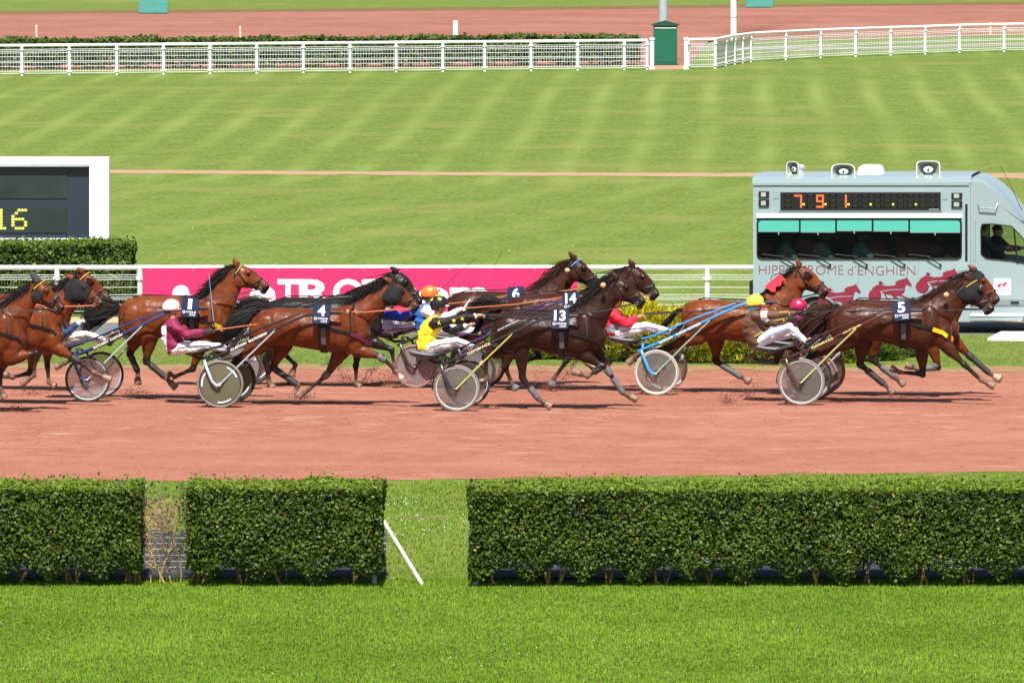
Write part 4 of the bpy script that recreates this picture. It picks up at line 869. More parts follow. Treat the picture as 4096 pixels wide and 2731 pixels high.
    me = remeshed(jm, vox, org, 2, D.get('crease', .022), 8.0); Vn = verts_np(me) + np.array(org); c = np.tile(np.array(D['jacket']), (len(Vn), 1))
    dt = np.minimum(dist_seg(Vn, hip, mid)[0], dist_seg(Vn, mid, sh)[0]) / 1.9
    rel = Vn - np.array(hip); hgt = rel @ np.array(up) / (sh - hip).length; frw = rel @ np.array(fwd)
    for pn in D.get('panels', ()):      # (colour, h0, h1, f0, f1) on the trunk
        m_ = ((hgt > pn[1]) & (hgt < pn[2]) & (frw > pn[3]) & (frw < pn[4]))[:, None]; c = np.where(m_, np.array(pn[0]), c)
    for sg in (-1, 1):
        q = J[sg]; d1, t1 = dist_seg(Vn, q['sh'], q['el']); d2, t2 = dist_seg(Vn, q['el'], q['wr']); isa = (np.minimum(d1, d2) < dt) | (d2 < .075) | ((d1 < .085) & (t1 > .25))
        if D.get('sleeve'): c = np.where(isa[:, None], np.array(D['sleeve']), c)
        if D.get('cuff'): c = np.where(((d2 < .08) & (t2 > .86))[:, None], np.array(D['cuff']), c)
        if D.get('band'): c = np.where(((d1 < .09) & (t1 > .30) & (t1 < .62))[:, None], np.array(D['band']), c)
    set_col(me, c); jk = link('jacket', me, JCK, body)
    def lateral(q, r=.062): return q + Vector((0, -r, 0))
    for a, t, n_, r in D.get('stars', ()):
        q = J[-1]; pa, pb = (q['sh'], q['el']) if a == 'u' else (q['el'], q['wr']); cc = pa.lerp(pb, t) + Vector((0, -.070, .0)); star(cc, Vector((1, 0, 0)), Vector((0, 0, 1)), r, (0, -.004, 0)).build('star', mat('yellow_patch', (.80, .60, .02), .5), org, jk, smooth=False)
    if D.get('piping'):
        pm = mat('piping', D['piping'], .6)
        for q_ in (J[-1], J[1]):
            a_, b_ = q_['el'], q_['wr']; MB().tube([a_.lerp(b_, .15) + Vector((0, -.058, .03)), a_.lerp(b_, .6) + Vector((0, -.055, .03)), a_.lerp(b_, .7) + Vector((0, -.055, .0)), a_.lerp(b_, .66) + Vector((0, -.05, -.03))], .006, 5).build('piping', pm, org, jk)
        MB().tube([hip + up * .03 + back * .13 + Vector((0, -.12, 0)), hip + up * .09 + Vector((0, -.205, 0)), hip + up * .16 + fwd * .10 + Vector((0, -.17, 0))], .006, 5).build('piping', pm, org, jk)
        MB().torus(sh + (hd - sh).normalized() * .075, .072, .016, (hd - sh), 20, 6).build('collar', cloth('collar_k', D['jacket'], .7), org, jk)
    # trousers and boots
    if legs:
        tm = MB(); tm.seg(hip - up * .06, hip + up * .13, [(0, .10, .15), (.4, .122, .165), (1, .118, .160)], 16)
        for sg in (-1, 1): leg(tm, J[sg], .010)
        me = remeshed(tm, vox, org, 2, .013, 10.0); set_col(me, np.tile(np.array(D.get('trous', (.74, .74, .78))), (len(me.vertices), 1))); tr = link('trousers', me, TRW, body)
        q = J[-1]; a, b, c_ = [lateral(v_, r_) for v_, r_ in ((q['hp'], .104), (q['kn'], .074), (q['an'], .055))]
        if D.get('stripe'):
            for off_, sc_ in zip((.012, -.008), D['stripe']):
                MB().strap([p_ + Vector((0, -.004, off_)) for p_ in (a.lerp(b, .12), a.lerp(b, .5) + Vector((0, .004, .008)), b, b.lerp(c_, .5), c_)], .005, .004, [(0, -1, 0)] * 5).build('stripe', mat('stripe_%.2f_%.2f_%.2f' % sc_, sc_, .6), org, tr)
        if D.get('word'):
            dv = (b - a).normalized(); u_ = Vector((-dv.z, -.0, dv.x)).normalized(); wl = (b - a).length; o_ = a + dv * wl * .30 + u_ * .028 + Vector((0, -.010, 0)); put_text(D['word'], o_, dv * wl * D.get('wordw', .55), u_ * .035, .0).build('lettering', mat('print_%.2f' % D['wordc'][0], D['wordc'], .6), org, tr, smooth=False, fix=False)
        for sg in (-1, 1):
            q = J[sg]; an, to = q['an'], q['to']; d_ = (to - an).normalized(); s2 = (q['kn'] - an).normalized(); heel = an - s2 * .06 - d_ * .02; fb = MB()
            fb.seg(an + s2 * .05, an - s2 * .05, [(0, .045, .042), (1, .048, .042)], 10); fb.seg(heel - d_ * .035, heel + d_ * .22, [(0, .03, .028), (.12, .042, .036), (.5, .042, .042), (.85, .034, .042), (1, .018, .025)], 12)
            me = remeshed(fb, .012, org, 2); bt = link('boot', me, SHOE, body); sn = -s2
            MB().prism([heel - d_ * .04 + sn * .038 + Vector((0, y_, 0)) + d_ * l_ for y_, l_ in ((-.03, 0), (-.045, .14), (-.035, .25), (.035, .25), (.045, .14), (.03, 0))], sn * .014).build('sole', SOLE, org, bt, smooth=False)
    if D.get('glove'):
        for sg in (-1, 1): hand_geo(MB(), J[sg]['wr'], J[sg]['hd'], sg, 1.18).cap(J[sg]['wr'] - J[sg]['hd'].normalized() * .04, J[sg]['wr'] + J[sg]['hd'].normalized() * .02, .038, .036, 10).build('glove', cloth('glove%.2f' % D['glove'][0], D['glove']), org, body)
    # headgear
    if D.get('helmet'):
        mh = mat('helmet_%.2f_%.2f_%.2f' % D['helmet'], D['helmet'], D.get('hrough', .35), bump=.3 if D.get('silk') else 0, bscale=40, var=.05, vscale=20, coat=0 if D.get('silk') else .3)
        hb = MB(); rg = []
        for i in range(10):
            t = i / 9; el = R(-22 + 112 * t); rr = math.cos(el); zz = math.sin(el); rg.append([hpnt(.005 + (.134 * rr) * math.cos(a_), .112 * rr * math.sin(a_), .010 + .128 * zz + .022 * math.cos(a_) * (1 - t)) for a_ in [2 * math.pi * j / 22 for j in range(22)]])
        hb.loft(rg); he = hb.build('helmet', mh, org, body, sharp=False)
        MB().loft([[hpnt(.11 + .03 * 0 + r_ * math.cos(a_), .095 * math.sin(a_) * 1.0, .004 - r_ * .15 + o_) for a_ in [R(-75 + 15 * j) for j in range(11)]] for r_, o_ in ((.0, .006), (.055, .006), (.055, .0), (.0, .0))], closed=False, cap=False).build('peak', mat('peak_%.2f' % D.get('peak', (.8, .8, .8))[0], D.get('peak', (.8, .8, .8)), .4), org, he, fix=True)
        MB().tube([hpnt(.0, s_ * .088, -.03) if abs(s_) == 1 else hpnt(.02, s_ * .06, -.128) for s_ in (-1, -.5, .5, 1)], .009, 6).build('chin_strap', BLK, org, he)
        MB().tube([hpnt(.098 * math.cos(a_), .090 * math.sin(a_), .0) for a_ in [R(-70 + 20 * j) for j in range(8)]], (.024, .012), 8).build('goggles', mat('goggle_lens', (.01, .01, .012), .15), org, he)
        MB().loft([[hpnt(-.01 + .102 * r_ * math.cos(a_), .088 * r_ * math.sin(a_), z_) for a_ in [R(70 + 22 * j) for j in range(11)]] for r_, z_ in ((1.03, .0), (1.03, -.05), (.85, -.10))], closed=False, cap=False).build('balaclava', cloth('bal%.2f' % D.get('bal', (.015, .015, .017))[0], D.get('bal', (.015, .015, .017))), org, he, fix=False)
        for (aa, bb_, r_) in D.get('hstars', ()):
            a_, e_ = R(aa), R(bb_); cc = hpnt(.005 + .140 * math.cos(e_) * math.cos(a_), .120 * math.cos(e_) * math.sin(a_), .012 + .134 * math.sin(e_)); nn = (cc - hd).normalized(); r1 = Vector((0, 0, 1)).cross(nn).normalized(); star(cc, r1, nn.cross(r1), r_, nn * .004).build('star', mat('yellow_patch', (.80, .60, .02), .5), org, he, smooth=False)
        for sc_ in D.get('hbands', ()): MB().tube([hpnt(.005 + .136 * math.cos(a_), sc_[1], .010 + .131 * math.sin(a_)) for a_ in [R(10 + 16 * j) for j in range(11)]], (.012, .004), 6).build('helmet_stripe', mat('hb_%.2f_%.2f' % sc_[0][:2], sc_[0], .4), org, he)
    else:
        MB().loft([[hpnt(-.005 + .098 * math.cos(R(e_)) * math.cos(a_), .085 * math.cos(R(e_)) * math.sin(a_), .0 + .118 * math.sin(R(e_)) - .02 * (1 - math.cos(a_)) * .5) for a_ in [2 * math.pi * j / 16 for j in range(16)]] for e_ in (5, 30, 55, 75, 88)]).build('hair', mat('dark_hair', (.02, .015, .012), .6), org, body)
    return body

# ================================================================ SULKIES
TYRE = mat('tyre', (.035, .033, .032), .75, var=.25, vscale=18); TYRG = mat('grey_tyre', (.17, .15, .14), .7, var=.2, vscale=18); TYRC = mat('cream_tyre', (.36, .31, .25), .65, var=.15, vscale=18); RIMW = mat('white_rim', (.75, .75, .74), .3); RIMB = mat('black_rim', (.02, .02, .022), .35); RIMR = mat('red_rim', (.45, .02, .03), .35)
DCLR = mat('clear_disc', (.35, .33, .33), .18, spec=.6, var=.15, vscale=3, trans=.70, transc=(.9, .87, .87)); DSMK = mat('smoked_disc', (.19, .18, .17), .22, spec=.6, var=.3, vscale=3, trans=.66, transc=(.84, .81, .79)); DRED = mat('tinted_disc', (.26, .22, .22), .2, var=.15, vscale=3, trans=.5, transc=(.85, .78, .76))
def mesh_disc():
    m = mat('woven_disc', (.09, .085, .05), .5); nt = m.node_tree; b = nt.nodes['Principled BSDF']; tc = nd(nt, 'ShaderNodeTexCoord'); w1 = nd(nt, 'ShaderNodeTexWave'); w1.inputs['Scale'].default_value = 22; w1.bands_direction = 'DIAGONAL'
    nt.links.new(tc.outputs['Object'], w1.inputs[0]); r = nd(nt, 'ShaderNodeValToRGB'); r.color_ramp.elements[0].color = (.035, .033, .02, 1); r.color_ramp.elements[1].color = (.15, .14, .08, 1); nt.links.new(w1.outputs['Color'], r.inputs[0]); nt.links.new(r.outputs[0], b.inputs['Base Color']); return m
DMSH = mesh_disc(); SEATM = mat('seat_vinyl', (.13, .14, .15), .5, var=.1); SEATB = mat('seat_shell', (.05, .035, .035), .4)
def wheel(par, org, c, r, disc, tyre, rim, spokes, arcs, rot):
    c = Vector(c); dm = MB(); rg = []
    for yy, rr in ((-.020, .05), (-.016, r * .45), (-.006, r * .86), (.006, r * .86), (.016, r * .45), (.020, .05)): rg.append([c + Vector((rr * math.cos(2 * math.pi * i / 40), yy, rr * math.sin(2 * math.pi * i / 40))) for i in range(40)])
    wh = dm.loft(rg).build('wheel', disc, org, par)
    MB().torus(c, r - .020, .020, n=56, m=10).build('tyre', tyre, org, wh); MB().torus(c, r - .043, .0065, n=56, m=8, ry=.012).build('rim', rim, org, wh)
    hb = MB(); hb.cap(c + Vector((0, -.05, 0)), c + Vector((0, .05, 0)), .034, n=14); hb.cap(c + Vector((0, -.065, 0)), c + Vector((0, -.05, 0)), .02, n=12); hb.build('hub', STEEL if disc is DMSH else BLK, org, wh)
    for i in range(spokes):
        a = rot + 2 * math.pi * i / spokes; MB().cap(c + Vector((.02 * math.cos(a), 0, .02 * math.sin(a))), c + Vector(((r - .06) * math.cos(a), 0, (r - .06) * math.sin(a))), .009, n=6).build('spoke', rim, org, wh)
    for i in range(arcs):
        a0 = rot + 2 * math.pi * i / arcs; MB().strap([c + Vector((r * .77 * math.cos(a0 + j * .11), -.014, r * .77 * math.sin(a0 + j * .11))) for j in range(8)], .009, .003, [(0, -1, 0)] * 8).build('reflector', WPR, org, wh)
    return wh
def sulky(D):
    k = D['z']; hb = zs(k, *D['hub']); Yn = G(hb[0], D['bot']).y; Hn = PY(hb[0], hb[1], Yn); r = Hn.z if D.get('r') is None else D['r']; Hn.z = r; HWD = .56; Yc = Yn + HWD; org = Vector((Hn.x, Yc, 0)); rt = root('racing_sulky', org, D['label'], 'sulky', 'racing sulkies')
    fm = mat('frame_' + D['fn'], D['frame'], .3, coat=.5, var=.03); f2 = mat('bar_' + D['fn'], D.get('bar', D['frame']), .3, coat=.4); st = mat('stay_' + D['fn'], D.get('stay', (.5, .52, .54)), .3, .4)
    def W(x, z, y): return Vector((Hn.x + x, Yc + y, r + z))
    for sg in (-1, 1):
        wheel(rt, org, W(0, 0, sg * HWD), r, D['disc'], D['tyre'] if sg < 0 else D.get('tyre2', D['tyre']), D['rim'], D.get('spokes', 0), D.get('arcs', 0), .4 + (sg > 0) * .5)
        sh = MB().tube([W(-.30, .31, sg * .40), W(.1, .475, sg * .425), W(.7, .765, sg * .42), W(1.25, 1.02, sg * .39), W(1.48, 1.06, sg * .375), W(1.72, 1.065, sg * .37)], .021, 10).build('shaft', fm, org, rt)
        MB().tube([W(1.5, 1.06, sg * .375), W(1.78, 1.066, sg * .37)], .026, 10).build('shaft_tip', BLK, org, sh)
        MB().tube([W(-.36, .46, sg * .24), W(-.05, .55, sg * .33), W(.6, .83, sg * .405), W(1.18, 1.045, sg * .40)], .014, 8).build('seat_arm', f2, org, rt)
        MB().cap(W(-.38, .45, sg * .24), W(-.22, .50, sg * .26), .027, n=10).build('seat_clamp', BLK, org, rt)
        MB().tube([W(-.25, .345, sg * .40), W(-.23, .335, sg * (HWD + .02)), W(-.20, .27, sg * (HWD + .065)), W(-.11, .05, sg * (HWD + .075)), W(-.05, -.01, sg * (HWD + .075)), W(0.01, -.015, sg * (HWD + .07))], (.022, .014), 8).build('fork', st if D.get('forksteel') else fm, org, rt)
        MB().tube([W(0, -.01, sg * (HWD + .065)), W(.4, .40, sg * .50), W(.80, .79, sg * .435)], .0125, 8).build('stay', st, org, rt); MB().ell(W(.80, .79, sg * .43), .03, .014, .025, 8, 6).build('bracket', BLK, org, rt)
        MB().box((Hn.x + .52, Yc + sg * .40 - .05, r + .60), (Hn.x + .60, Yc + sg * .40 + .05, r + .66)).build('footrest', BLK, org, rt, smooth=False)
    MB().tube([W(-.22, .34, -.44), W(-.25, .40, -.25), W(-.26, .41, 0), W(-.25, .40, .25), W(-.22, .34, .44)], .022, 10).build('axle_arch', fm, org, rt)
    MB().tube([W(.02, .46, -.42), W(0, .40, 0), W(.02, .46, .42)], .015, 8).build('cross_bar', fm, org, rt)
    so_ = MB(); rg = []
    for x, zt, zb, hw_ in ((-.80, .50, .49, .06), (-.77, .525, .46, .14), (-.68, .515, .43, .19), (-.56, .495, .41, .205), (-.44, .485, .40, .20), (-.35, .485, .42, .15), (-.31, .47, .45, .06)):
        rg.append([W(x, (zt + zb) / 2 + (zt - zb) / 2 * math.sin(2 * math.pi * i / 16) + .02 * math.cos(2 * math.pi * i / 16) ** 2, hw_ * math.cos(2 * math.pi * i / 16)) for i in range(16)])
    se = so_.loft(rg).build('seat', SEATM, org, rt, sharp=False); MB().loft([[W(x, z_ + .028 * math.cos(2 * math.pi * i / 14) ** 2 + zz * math.sin(2 * math.pi * i / 14), hw_ * math.cos(2 * math.pi * i / 14)) for i in range(14)] for x, z_, zz, hw_ in ((-.76, .45, .01, .10), (-.66, .425, .02, .17), (-.5, .395, .02, .185), (-.36, .40, .012, .13))]).build('seat_shell', SEATB, org, se, sharp=False)
    MB().tube([W(-.55, .40, 0), W(-.40, .34, 0), W(-.24, .36, 0)], .02, 8).build('seat_stem', BLK, org, rt)
    dv = (W(.7, .765, -.42) - W(.1, .475, -.425)); dv.normalize(); un = Vector((-dv.z, 0, dv.x)); lm = mat('letters_%.2f_%.2f' % D.get('lc', (.8, .8, .8))[:2], D.get('lc', (.8, .8, .8)), .4)
    for tx, t_, wl in D.get('words', (('CUSTOM', .10, .24),)): put_text(tx, W(.05, .452, -.449) + dv * t_ - un * .017, dv * wl, un * .034, .03).build('lettering', lm, org, rt, smooth=False, fix=False)
    for tx, t_, wl in D.get('words2', ()): put_text(tx, W(.1, .613, -.385) + dv * t_ - un * .009 + Vector((0, -.05, 0)), dv * wl, un * .018, .01).build('lettering', WPR, org, rt, smooth=False, fix=False)
    if D.get('mud'):
        for sg in (-1, 1): MB().strap([W((r + .02) * math.cos(R(a_)), (r + .02) * math.sin(R(a_)), sg * HWD) for a_ in range(95, 186, 10)], .045, .004, [(math.cos(R(a_)), 0, math.sin(R(a_))) for a_ in range(95, 186, 10)]).build('mudguard', BLK, org, rt)
    return rt, Yc
# ================================================================ THE FIELD
BAY = (.105, .0245, .0065); BAYL = (.132, .0325, .0085); DBAY = (.025, .0088, .0056); SEAL = (.050, .0148, .0066); CHN = (.036, .0115, .0064); BLK_H = (.014, .0105, .0095)
HT = {}
HT['F'] = dict(z='R3', row=1620.5, seed=1, coat=BAY, label='bay horse numbered 4 with black hood and orange reins', torso=[(605, 690, 860), (640, 590, 900), (720, 520, 900), (850, 490, 880), (1000, 492, 855), (1150, 502, 880), (1300, 505, 908), (1430, 490, 925), (1540, 468, 925), (1640, 490, 900), (1710, 570, 850), (1738, 650, 770)],
    neck=[(1480, 470, 1690, 780), (1600, 425, 1745, 640), (1700, 365, 1815, 570), (1800, 305, 1880, 500), (1880, 262, 1930, 470)], poll=(1917, 275), muz=(2215, 478), ear=(-0.2, 0.13),
    NH=[(740, 660), (745, 820), (480, 995), (330, 1150), (280, 1240)], FH=[(780, 680), (930, 830), (826, 1060), (1065, 1225), (1035, 1310)], NF=[(1600, 700), (1600, 890), (1856, 960), (2000, 1104), (2075, 1212)], FF=[(1520, 760), (1440, 950), (1336, 1129), (1165, 1265), (1065, 1335)],
    tail=[(640, 560), (520, 640), (400, 740), (330, 850)], tspread=.10, mane=(-1, .35), mlen=.38, mn=520, pad=(1283, 553), num='4', hood=((.03, .47, 132, 256), (.03, .47, -76, 48)), collar=(.10, .01, .03), hand=(990, 712), handz='R2', rein=ORL, boots=(('FH', .05, .95, BOOTB), ('FF', -.1, .2, BOOTG)), knee=(('NF', BOOTG), ('FF', BOOTG)), socks=('NF',))
HT['I'] = dict(z='R5', row=1635, seed=2, coat=DBAY, label='dark brown horse numbered 13 in the centre foreground', torso=[(200, 690, 775), (235, 605, 850), (300, 572, 925), (400, 560, 945), (520, 563, 905), (640, 572, 925), (760, 578, 962), (870, 572, 988), (960, 560, 1000), (1050, 560, 995), (1150, 610, 950), (1220, 680, 880), (1245, 740, 820)],
    neck=[(900, 560, 1200, 860), (1000, 505, 1250, 715), (1100, 425, 1300, 590), (1200, 340, 1345, 510), (1285, 275, 1390, 470)], poll=(1329, 286), muz=(1628, 470), ear=(-0.13, 0.19),
    NH=[(390, 730), (465, 860), (487, 1182), (632, 1374), (752, 1450)], FH=[(370, 730), (350, 880), (138, 983), (155, 1189), (97, 1223)], NF=[(1060, 780), (1010, 945), (1229, 1072), (1085, 1168), (938, 1113)], FF=[(1110, 780), (1150, 920), (1265, 1105), (1415, 1320), (1545, 1385)],
    tail=[(215, 640), (120, 610), (85, 690), (20, 780)], tspread=.05, tn=160, mane=(-1, -.1), mlen=.40, mn=620, pad=(828, 634), padtilt=-1, num='13', hand=(1075, 600), handz='R4', ball=(1228, 325), nosestrap=True, boots=(('NH', .45, .95, BOOTG), ('FF', .35, .98, BOOTG), ('NF', .15, .6, BOOTB)), knee=(('NF', BOOTB), ('FF', BOOTG)))
HT['K'] = dict(z='R8', row=1611.5, seed=3, coat=SEAL, label='brown horse numbered 5 leading at the right with black hood and yellow browband', torso=[(-205, 680, 765), (-150, 575, 830), (-80, 522, 880), (20, 490, 890), (130, 490, 862), (250, 500, 868), (370, 503, 892), (480, 508, 922), (600, 508, 945), (700, 500, 945), (800, 535, 930), (900, 605, 880), (955, 690, 830), (975, 745, 800)],
    neck=[(560, 500, 930, 840), (680, 470, 985, 680), (800, 410, 1030, 610), (930, 330, 1080, 560), (1060, 268, 1150, 510)], poll=(1125, 290), muz=(1390, 562), ear=(-0.15, 0.13),
    NH=[(0, 690), (10, 850), (-370, 1010), (-500, 1130), (-560, 1200)], FH=[(20, 700), (135, 880), (105, 1085), (345, 1285), (425, 1362)], NF=[(830, 740), (905, 890), (1090, 1085), (1262, 1240), (1385, 1300)], FF=[(720, 760), (690, 940), (703, 1180), (480, 1160), (395, 1118)],
    tail=[(-165, 580), (-270, 640), (-390, 720), (-500, 830)], tspread=.13, tn=420, mane=(-1, -.02), mlen=.38, mn=520, hair=HAIRR, pad=(500, 575), padtilt=5, num='5', hood=((.05, .55, 135, 262), (.05, .55, -82, 45)), eyecup=True, brow=(.55, .33, .01), collar=(.75, .45, .01), hand=(1350, 550), handz='A6', ball=(925, 427), boots=(('FH', .25, .95, BOOTB),))
sh = lambda L, dx, dy: [(x + dx, a + dy, b + dy) for x, a, b in L]
HT['L'] = dict(z='R8', row=1585.5, seed=4, coat=BAY, label='bay horse half hidden on the far side of number 5, its nose furthest right', torso=sh(HT['K']['torso'], 68, -24), neck=[(640, 470, 1000, 800), (760, 430, 1050, 650), (880, 360, 1085, 580), (1000, 280, 1120, 520), (1110, 212, 1185, 450)], poll=(1165, 205), muz=(1442, 472), ear=(-0.17, 0.12),
    NH=[(90, 670), (240, 850), (215, 1040), (440, 1210), (530, 1285)], FH=[(70, 670), (60, 830), (-280, 990), (-400, 1100), (-450, 1170)], NF=[(800, 720), (790, 900), (850, 1115), (650, 1132), (535, 1092)], FF=[(900, 720), (985, 850), (1150, 1010), (1340, 1175), (1450, 1235)],
    tail=[(-90, 560), (-180, 620), (-280, 720), (-330, 820)], mane=(-1, .1), hood=((.0, .30, 100, 200),), noseroll=None, hand=(1720, 575), handz='A6', boots=(('FF', .1, .95, BOOTB), ('NH', .4, .95, BOOTG), ('NF', .1, .9, BOOTG)), knee=(('FF', BOOTB), ('NF', BOOTG)), bell=(('FF', cloth('bell', (.34, .21, .14))),))
HT['J'] = dict(z='R6', row=1570.5, seed=5, coat=BAYL, label='bay horse with a red neck cover pulling the light blue sulky', torso=[(870, 600, 690), (892, 530, 760), (950, 472, 850), (1030, 446, 890), (1130, 442, 880), (1250, 452, 860), (1400, 465, 872), (1550, 475, 892), (1700, 478, 920), (1800, 470, 930), (1900, 485, 900), (1990, 540, 850), (2035, 610, 780)],
    nz='R7', neck=[(130, 455, 530, 720), (240, 400, 545, 570), (330, 320, 572, 490), (420, 240, 592, 430), (510, 168, 612, 390)], poll=(2041, 130), muz=(2378, 364), ear=(-0.08, 0.19),
    NH=[(1050, 640), (1050, 810), (730, 935), (450, 990), (325, 1100)], FH=[(1090, 650), (1225, 830), (1225, 1075), (1490, 1240), (1575, 1280)], lz=dict(NF='R7', FF='R7'), NF=[(400, 720), (430, 850), (560, 1000), (640, 1150), (720, 1230)], FF=[(380, 720), (400, 880), (345, 1060), (180, 1060), (90, 1000)],
    tail=[(890, 555), (830, 570), (760, 650), (700, 710), (650, 735)], tspread=.03, tn=150, mane=(-1, -.1), mlen=.26, blinker=True, neckcover=(.55, .015, .03), collar=(.75, .45, .01), hand=(490, 600), handz='R6', boots=(('FH', .2, .95, BOOTG), ('FF', .1, .9, BOOTG)), bell=(('FH', cloth('bell2', (.22, .11, .08))),))
HT['H'] = dict(z='R5', row=1559.5, seed=6, coat=CHN, label='dark bay horse numbered 14 half hidden behind number 13', torso=[(290, 545, 640), (320, 485, 740), (400, 442, 830), (500, 412, 850), (620, 400, 850), (760, 400, 860), (900, 402, 880), (1020, 395, 890), (1120, 400, 880), (1220, 450, 850), (1285, 520, 780), (1310, 590, 720)],
    neck=[(950, 420, 1270, 740), (1060, 370, 1320, 570), (1180, 290, 1375, 460), (1300, 220, 1430, 380), (1400, 165, 1480, 330)], poll=(1478, 160), muz=(1755, 406), ear=(-0.12, 0.17),
    NH=[(450, 620), (420, 830), (323, 1079), (389, 1230), (430, 1290)], FH=[(430, 620), (330, 830), (120, 960), (60, 1080), (20, 1130)], NF=[(1050, 690), (1000, 850), (890, 1020), (776, 1185), (752, 1255)], FF=[(1100, 690), (1150, 820), (1200, 930), (1245, 1020), (1300, 1060)],
    tail=[(310, 500), (200, 468), (90, 500), (-20, 570)], tspread=.055, tn=200, mane=(-1, .05), mlen=.30, pad=(930, 475), padtilt=2, num='14', hand=(1518, 515), handz='A3', rein=ORL, nosestrap=True, bell=(('NH', BOOTG), ('NF', BOOTG)))
HT['G'] = dict(z='R5', row=1542, seed=7, coat=CHN, label='dark chestnut horse numbered 6 with a blue and white browband', torso=[(-205, 465, 560), (-180, 425, 650), (-110, 392, 750), (0, 378, 800), (120, 375, 800), (260, 380, 800), (400, 384, 830), (540, 372, 850), (640, 362, 850), (740, 390, 820), (820, 460, 760), (850, 530, 700)],
    neck=[(520, 372, 800, 700), (620, 330, 860, 530), (720, 260, 900, 430), (820, 175, 930, 350), (890, 110, 965, 300)], poll=(937, 95), muz=(1222, 320), ear=(-0.15, 0.18),
    NH=[(0, 600), (60, 800), (-60, 1010), (60, 1150), (120, 1230)], FH=[(-20, 600), (-60, 800), (-150, 980), (-200, 1100), (-210, 1190)], NF=[(620, 660), (590, 840), (640, 985), (520, 1020), (430, 1000)], FF=[(700, 660), (760, 820), (930, 930), (1080, 1050), (1160, 1100)],
    tail=[(-200, 470), (-340, 560), (-480, 600), (-660, 650)], tspread=.06, tn=260, mane=(-1, .05), mlen=.42, mn=520, hair=HAIRR, brow=(.06, .30, .62), pad=(425, 428), padtilt=4, num='6', hand=(985, 480), handz='A3', rein=ORL, ball=(898, 190))
HT['E'] = dict(z='R3', row=1547, seed=8, coat=BLK_H, label='black horse running on the far side of number 4', torso=[(765, 505, 600), (790, 455, 700), (860, 415, 780), (960, 396, 805), (1080, 393, 800), (1220, 400, 810), (1360, 402, 840), (1500, 398, 860), (1620, 390, 860), (1720, 415, 830), (1800, 500, 790), (1845, 585, 740)],
    neck=[(1380, 405, 1780, 740), (1500, 370, 1850, 600), (1640, 310, 1890, 500), (1780, 250, 1930, 440), (1900, 198, 1985, 400)], poll=(1963, 170), muz=(2243, 440), ear=(-0.16, 0.13),
    NH=[(900, 620), (860, 840), (760, 992), (792, 1200), (825, 1251)], FH=[(920, 620), (960, 800), (930, 925), (1040, 1032), (1000, 1136)], NF=[(1700, 640), (1720, 800), (1945, 890), (1965, 1040), (1990, 1110)], FF=[(1660, 660), (1640, 850), (1608, 1032), (1608, 1209), (1650, 1242)],
    tail=[(785, 470), (620, 500), (450, 620), (300, 790)], tspread=.12, tn=380, mane=(-1, .1), mlen=.3, hand=(760, 560), handz='R2', nosestrap=True)
HT['D'] = dict(z='R2', row=1598.5, seed=9, coat=BAYL, label='bright bay horse numbered 1 with flying black mane before the banner', torso=[(80, 555, 660), (100, 478, 760), (160, 422, 810), (250, 390, 830), (360, 382, 800), (480, 392, 790), (620, 403, 810), (760, 412, 832), (880, 412, 842), (980, 412, 840), (1070, 465, 790), (1125, 565, 720)],
    neck=[(830, 420, 1100, 750), (920, 370, 1140, 590), (1000, 280, 1195, 470), (1080, 190, 1225, 380), (1150, 118, 1250, 320)], poll=(1187, 122), muz=(1522, 290), ear=(-0.105, 0.185),
    NH=[(230, 600), (375, 780), (345, 1010), (530, 1165), (632, 1265)], FH=[(230, 600), (240, 790), (190, 940), (265, 1110), (265, 1235)], NF=[(900, 650), (860, 870), (790, 1080), (615, 1155), (530, 1110)], FF=[(960, 650), (1020, 870), (1160, 1000), (1290, 1110), (1370, 1170)],
    tail=[(85, 500), (-60, 520), (-190, 590), (-270, 730)], tspread=.12, tn=380, mane=(-1, .2), mlen=.42, mn=560, brow=(.35, .28, .08), pad=(758, 497), padtilt=-5, num='1', collar=(.60, .42, .04), hand=(1520, 1020), handz='A1', nosestrap=True, boots=(('NH', .2, .95, BOOTB), ('FH', .1, .95, BOOTB)))
HT['B'] = dict(z='R1', row=1620, seed=10, coat=BAYL, label='bay horse in a black hood stretching a foreleg, second from the left', torso=[(-520, 560, 650), (-490, 490, 760), (-400, 440, 830), (-250, 420, 870), (-100, 425, 850), (50, 430, 870), (200, 430, 900), (300, 425, 930), (390, 440, 950), (470, 510, 940), (545, 610, 880), (590, 710, 790)],
    neck=[(330, 440, 570, 760), (400, 400, 612, 620), (480, 350, 665, 530), (560, 300, 705, 470), (640, 258, 735, 430)], poll=(664, 245), muz=(996, 452), ear=(-0.19, 0.11),
    NH=[(-360, 620), (-340, 800), (-580, 930), (-680, 1080), (-720, 1180)], FH=[(-340, 620), (-280, 830), (-330, 1010), (-190, 1180), (-100, 1240)], NF=[(470, 760), (510, 870), (720, 990), (900, 1120), (1058, 1188)], FF=[(380, 760), (330, 920), (285, 1120), (120, 1160), (20, 1130)],
    mane=(-1, .15), mlen=.36, hood=((-.02, .58, 120, 268), (-.02, .58, -88, 60)), rein=ORL, hand=(-380, 470), handz='R1', knee=(('NF', BOOTB),))
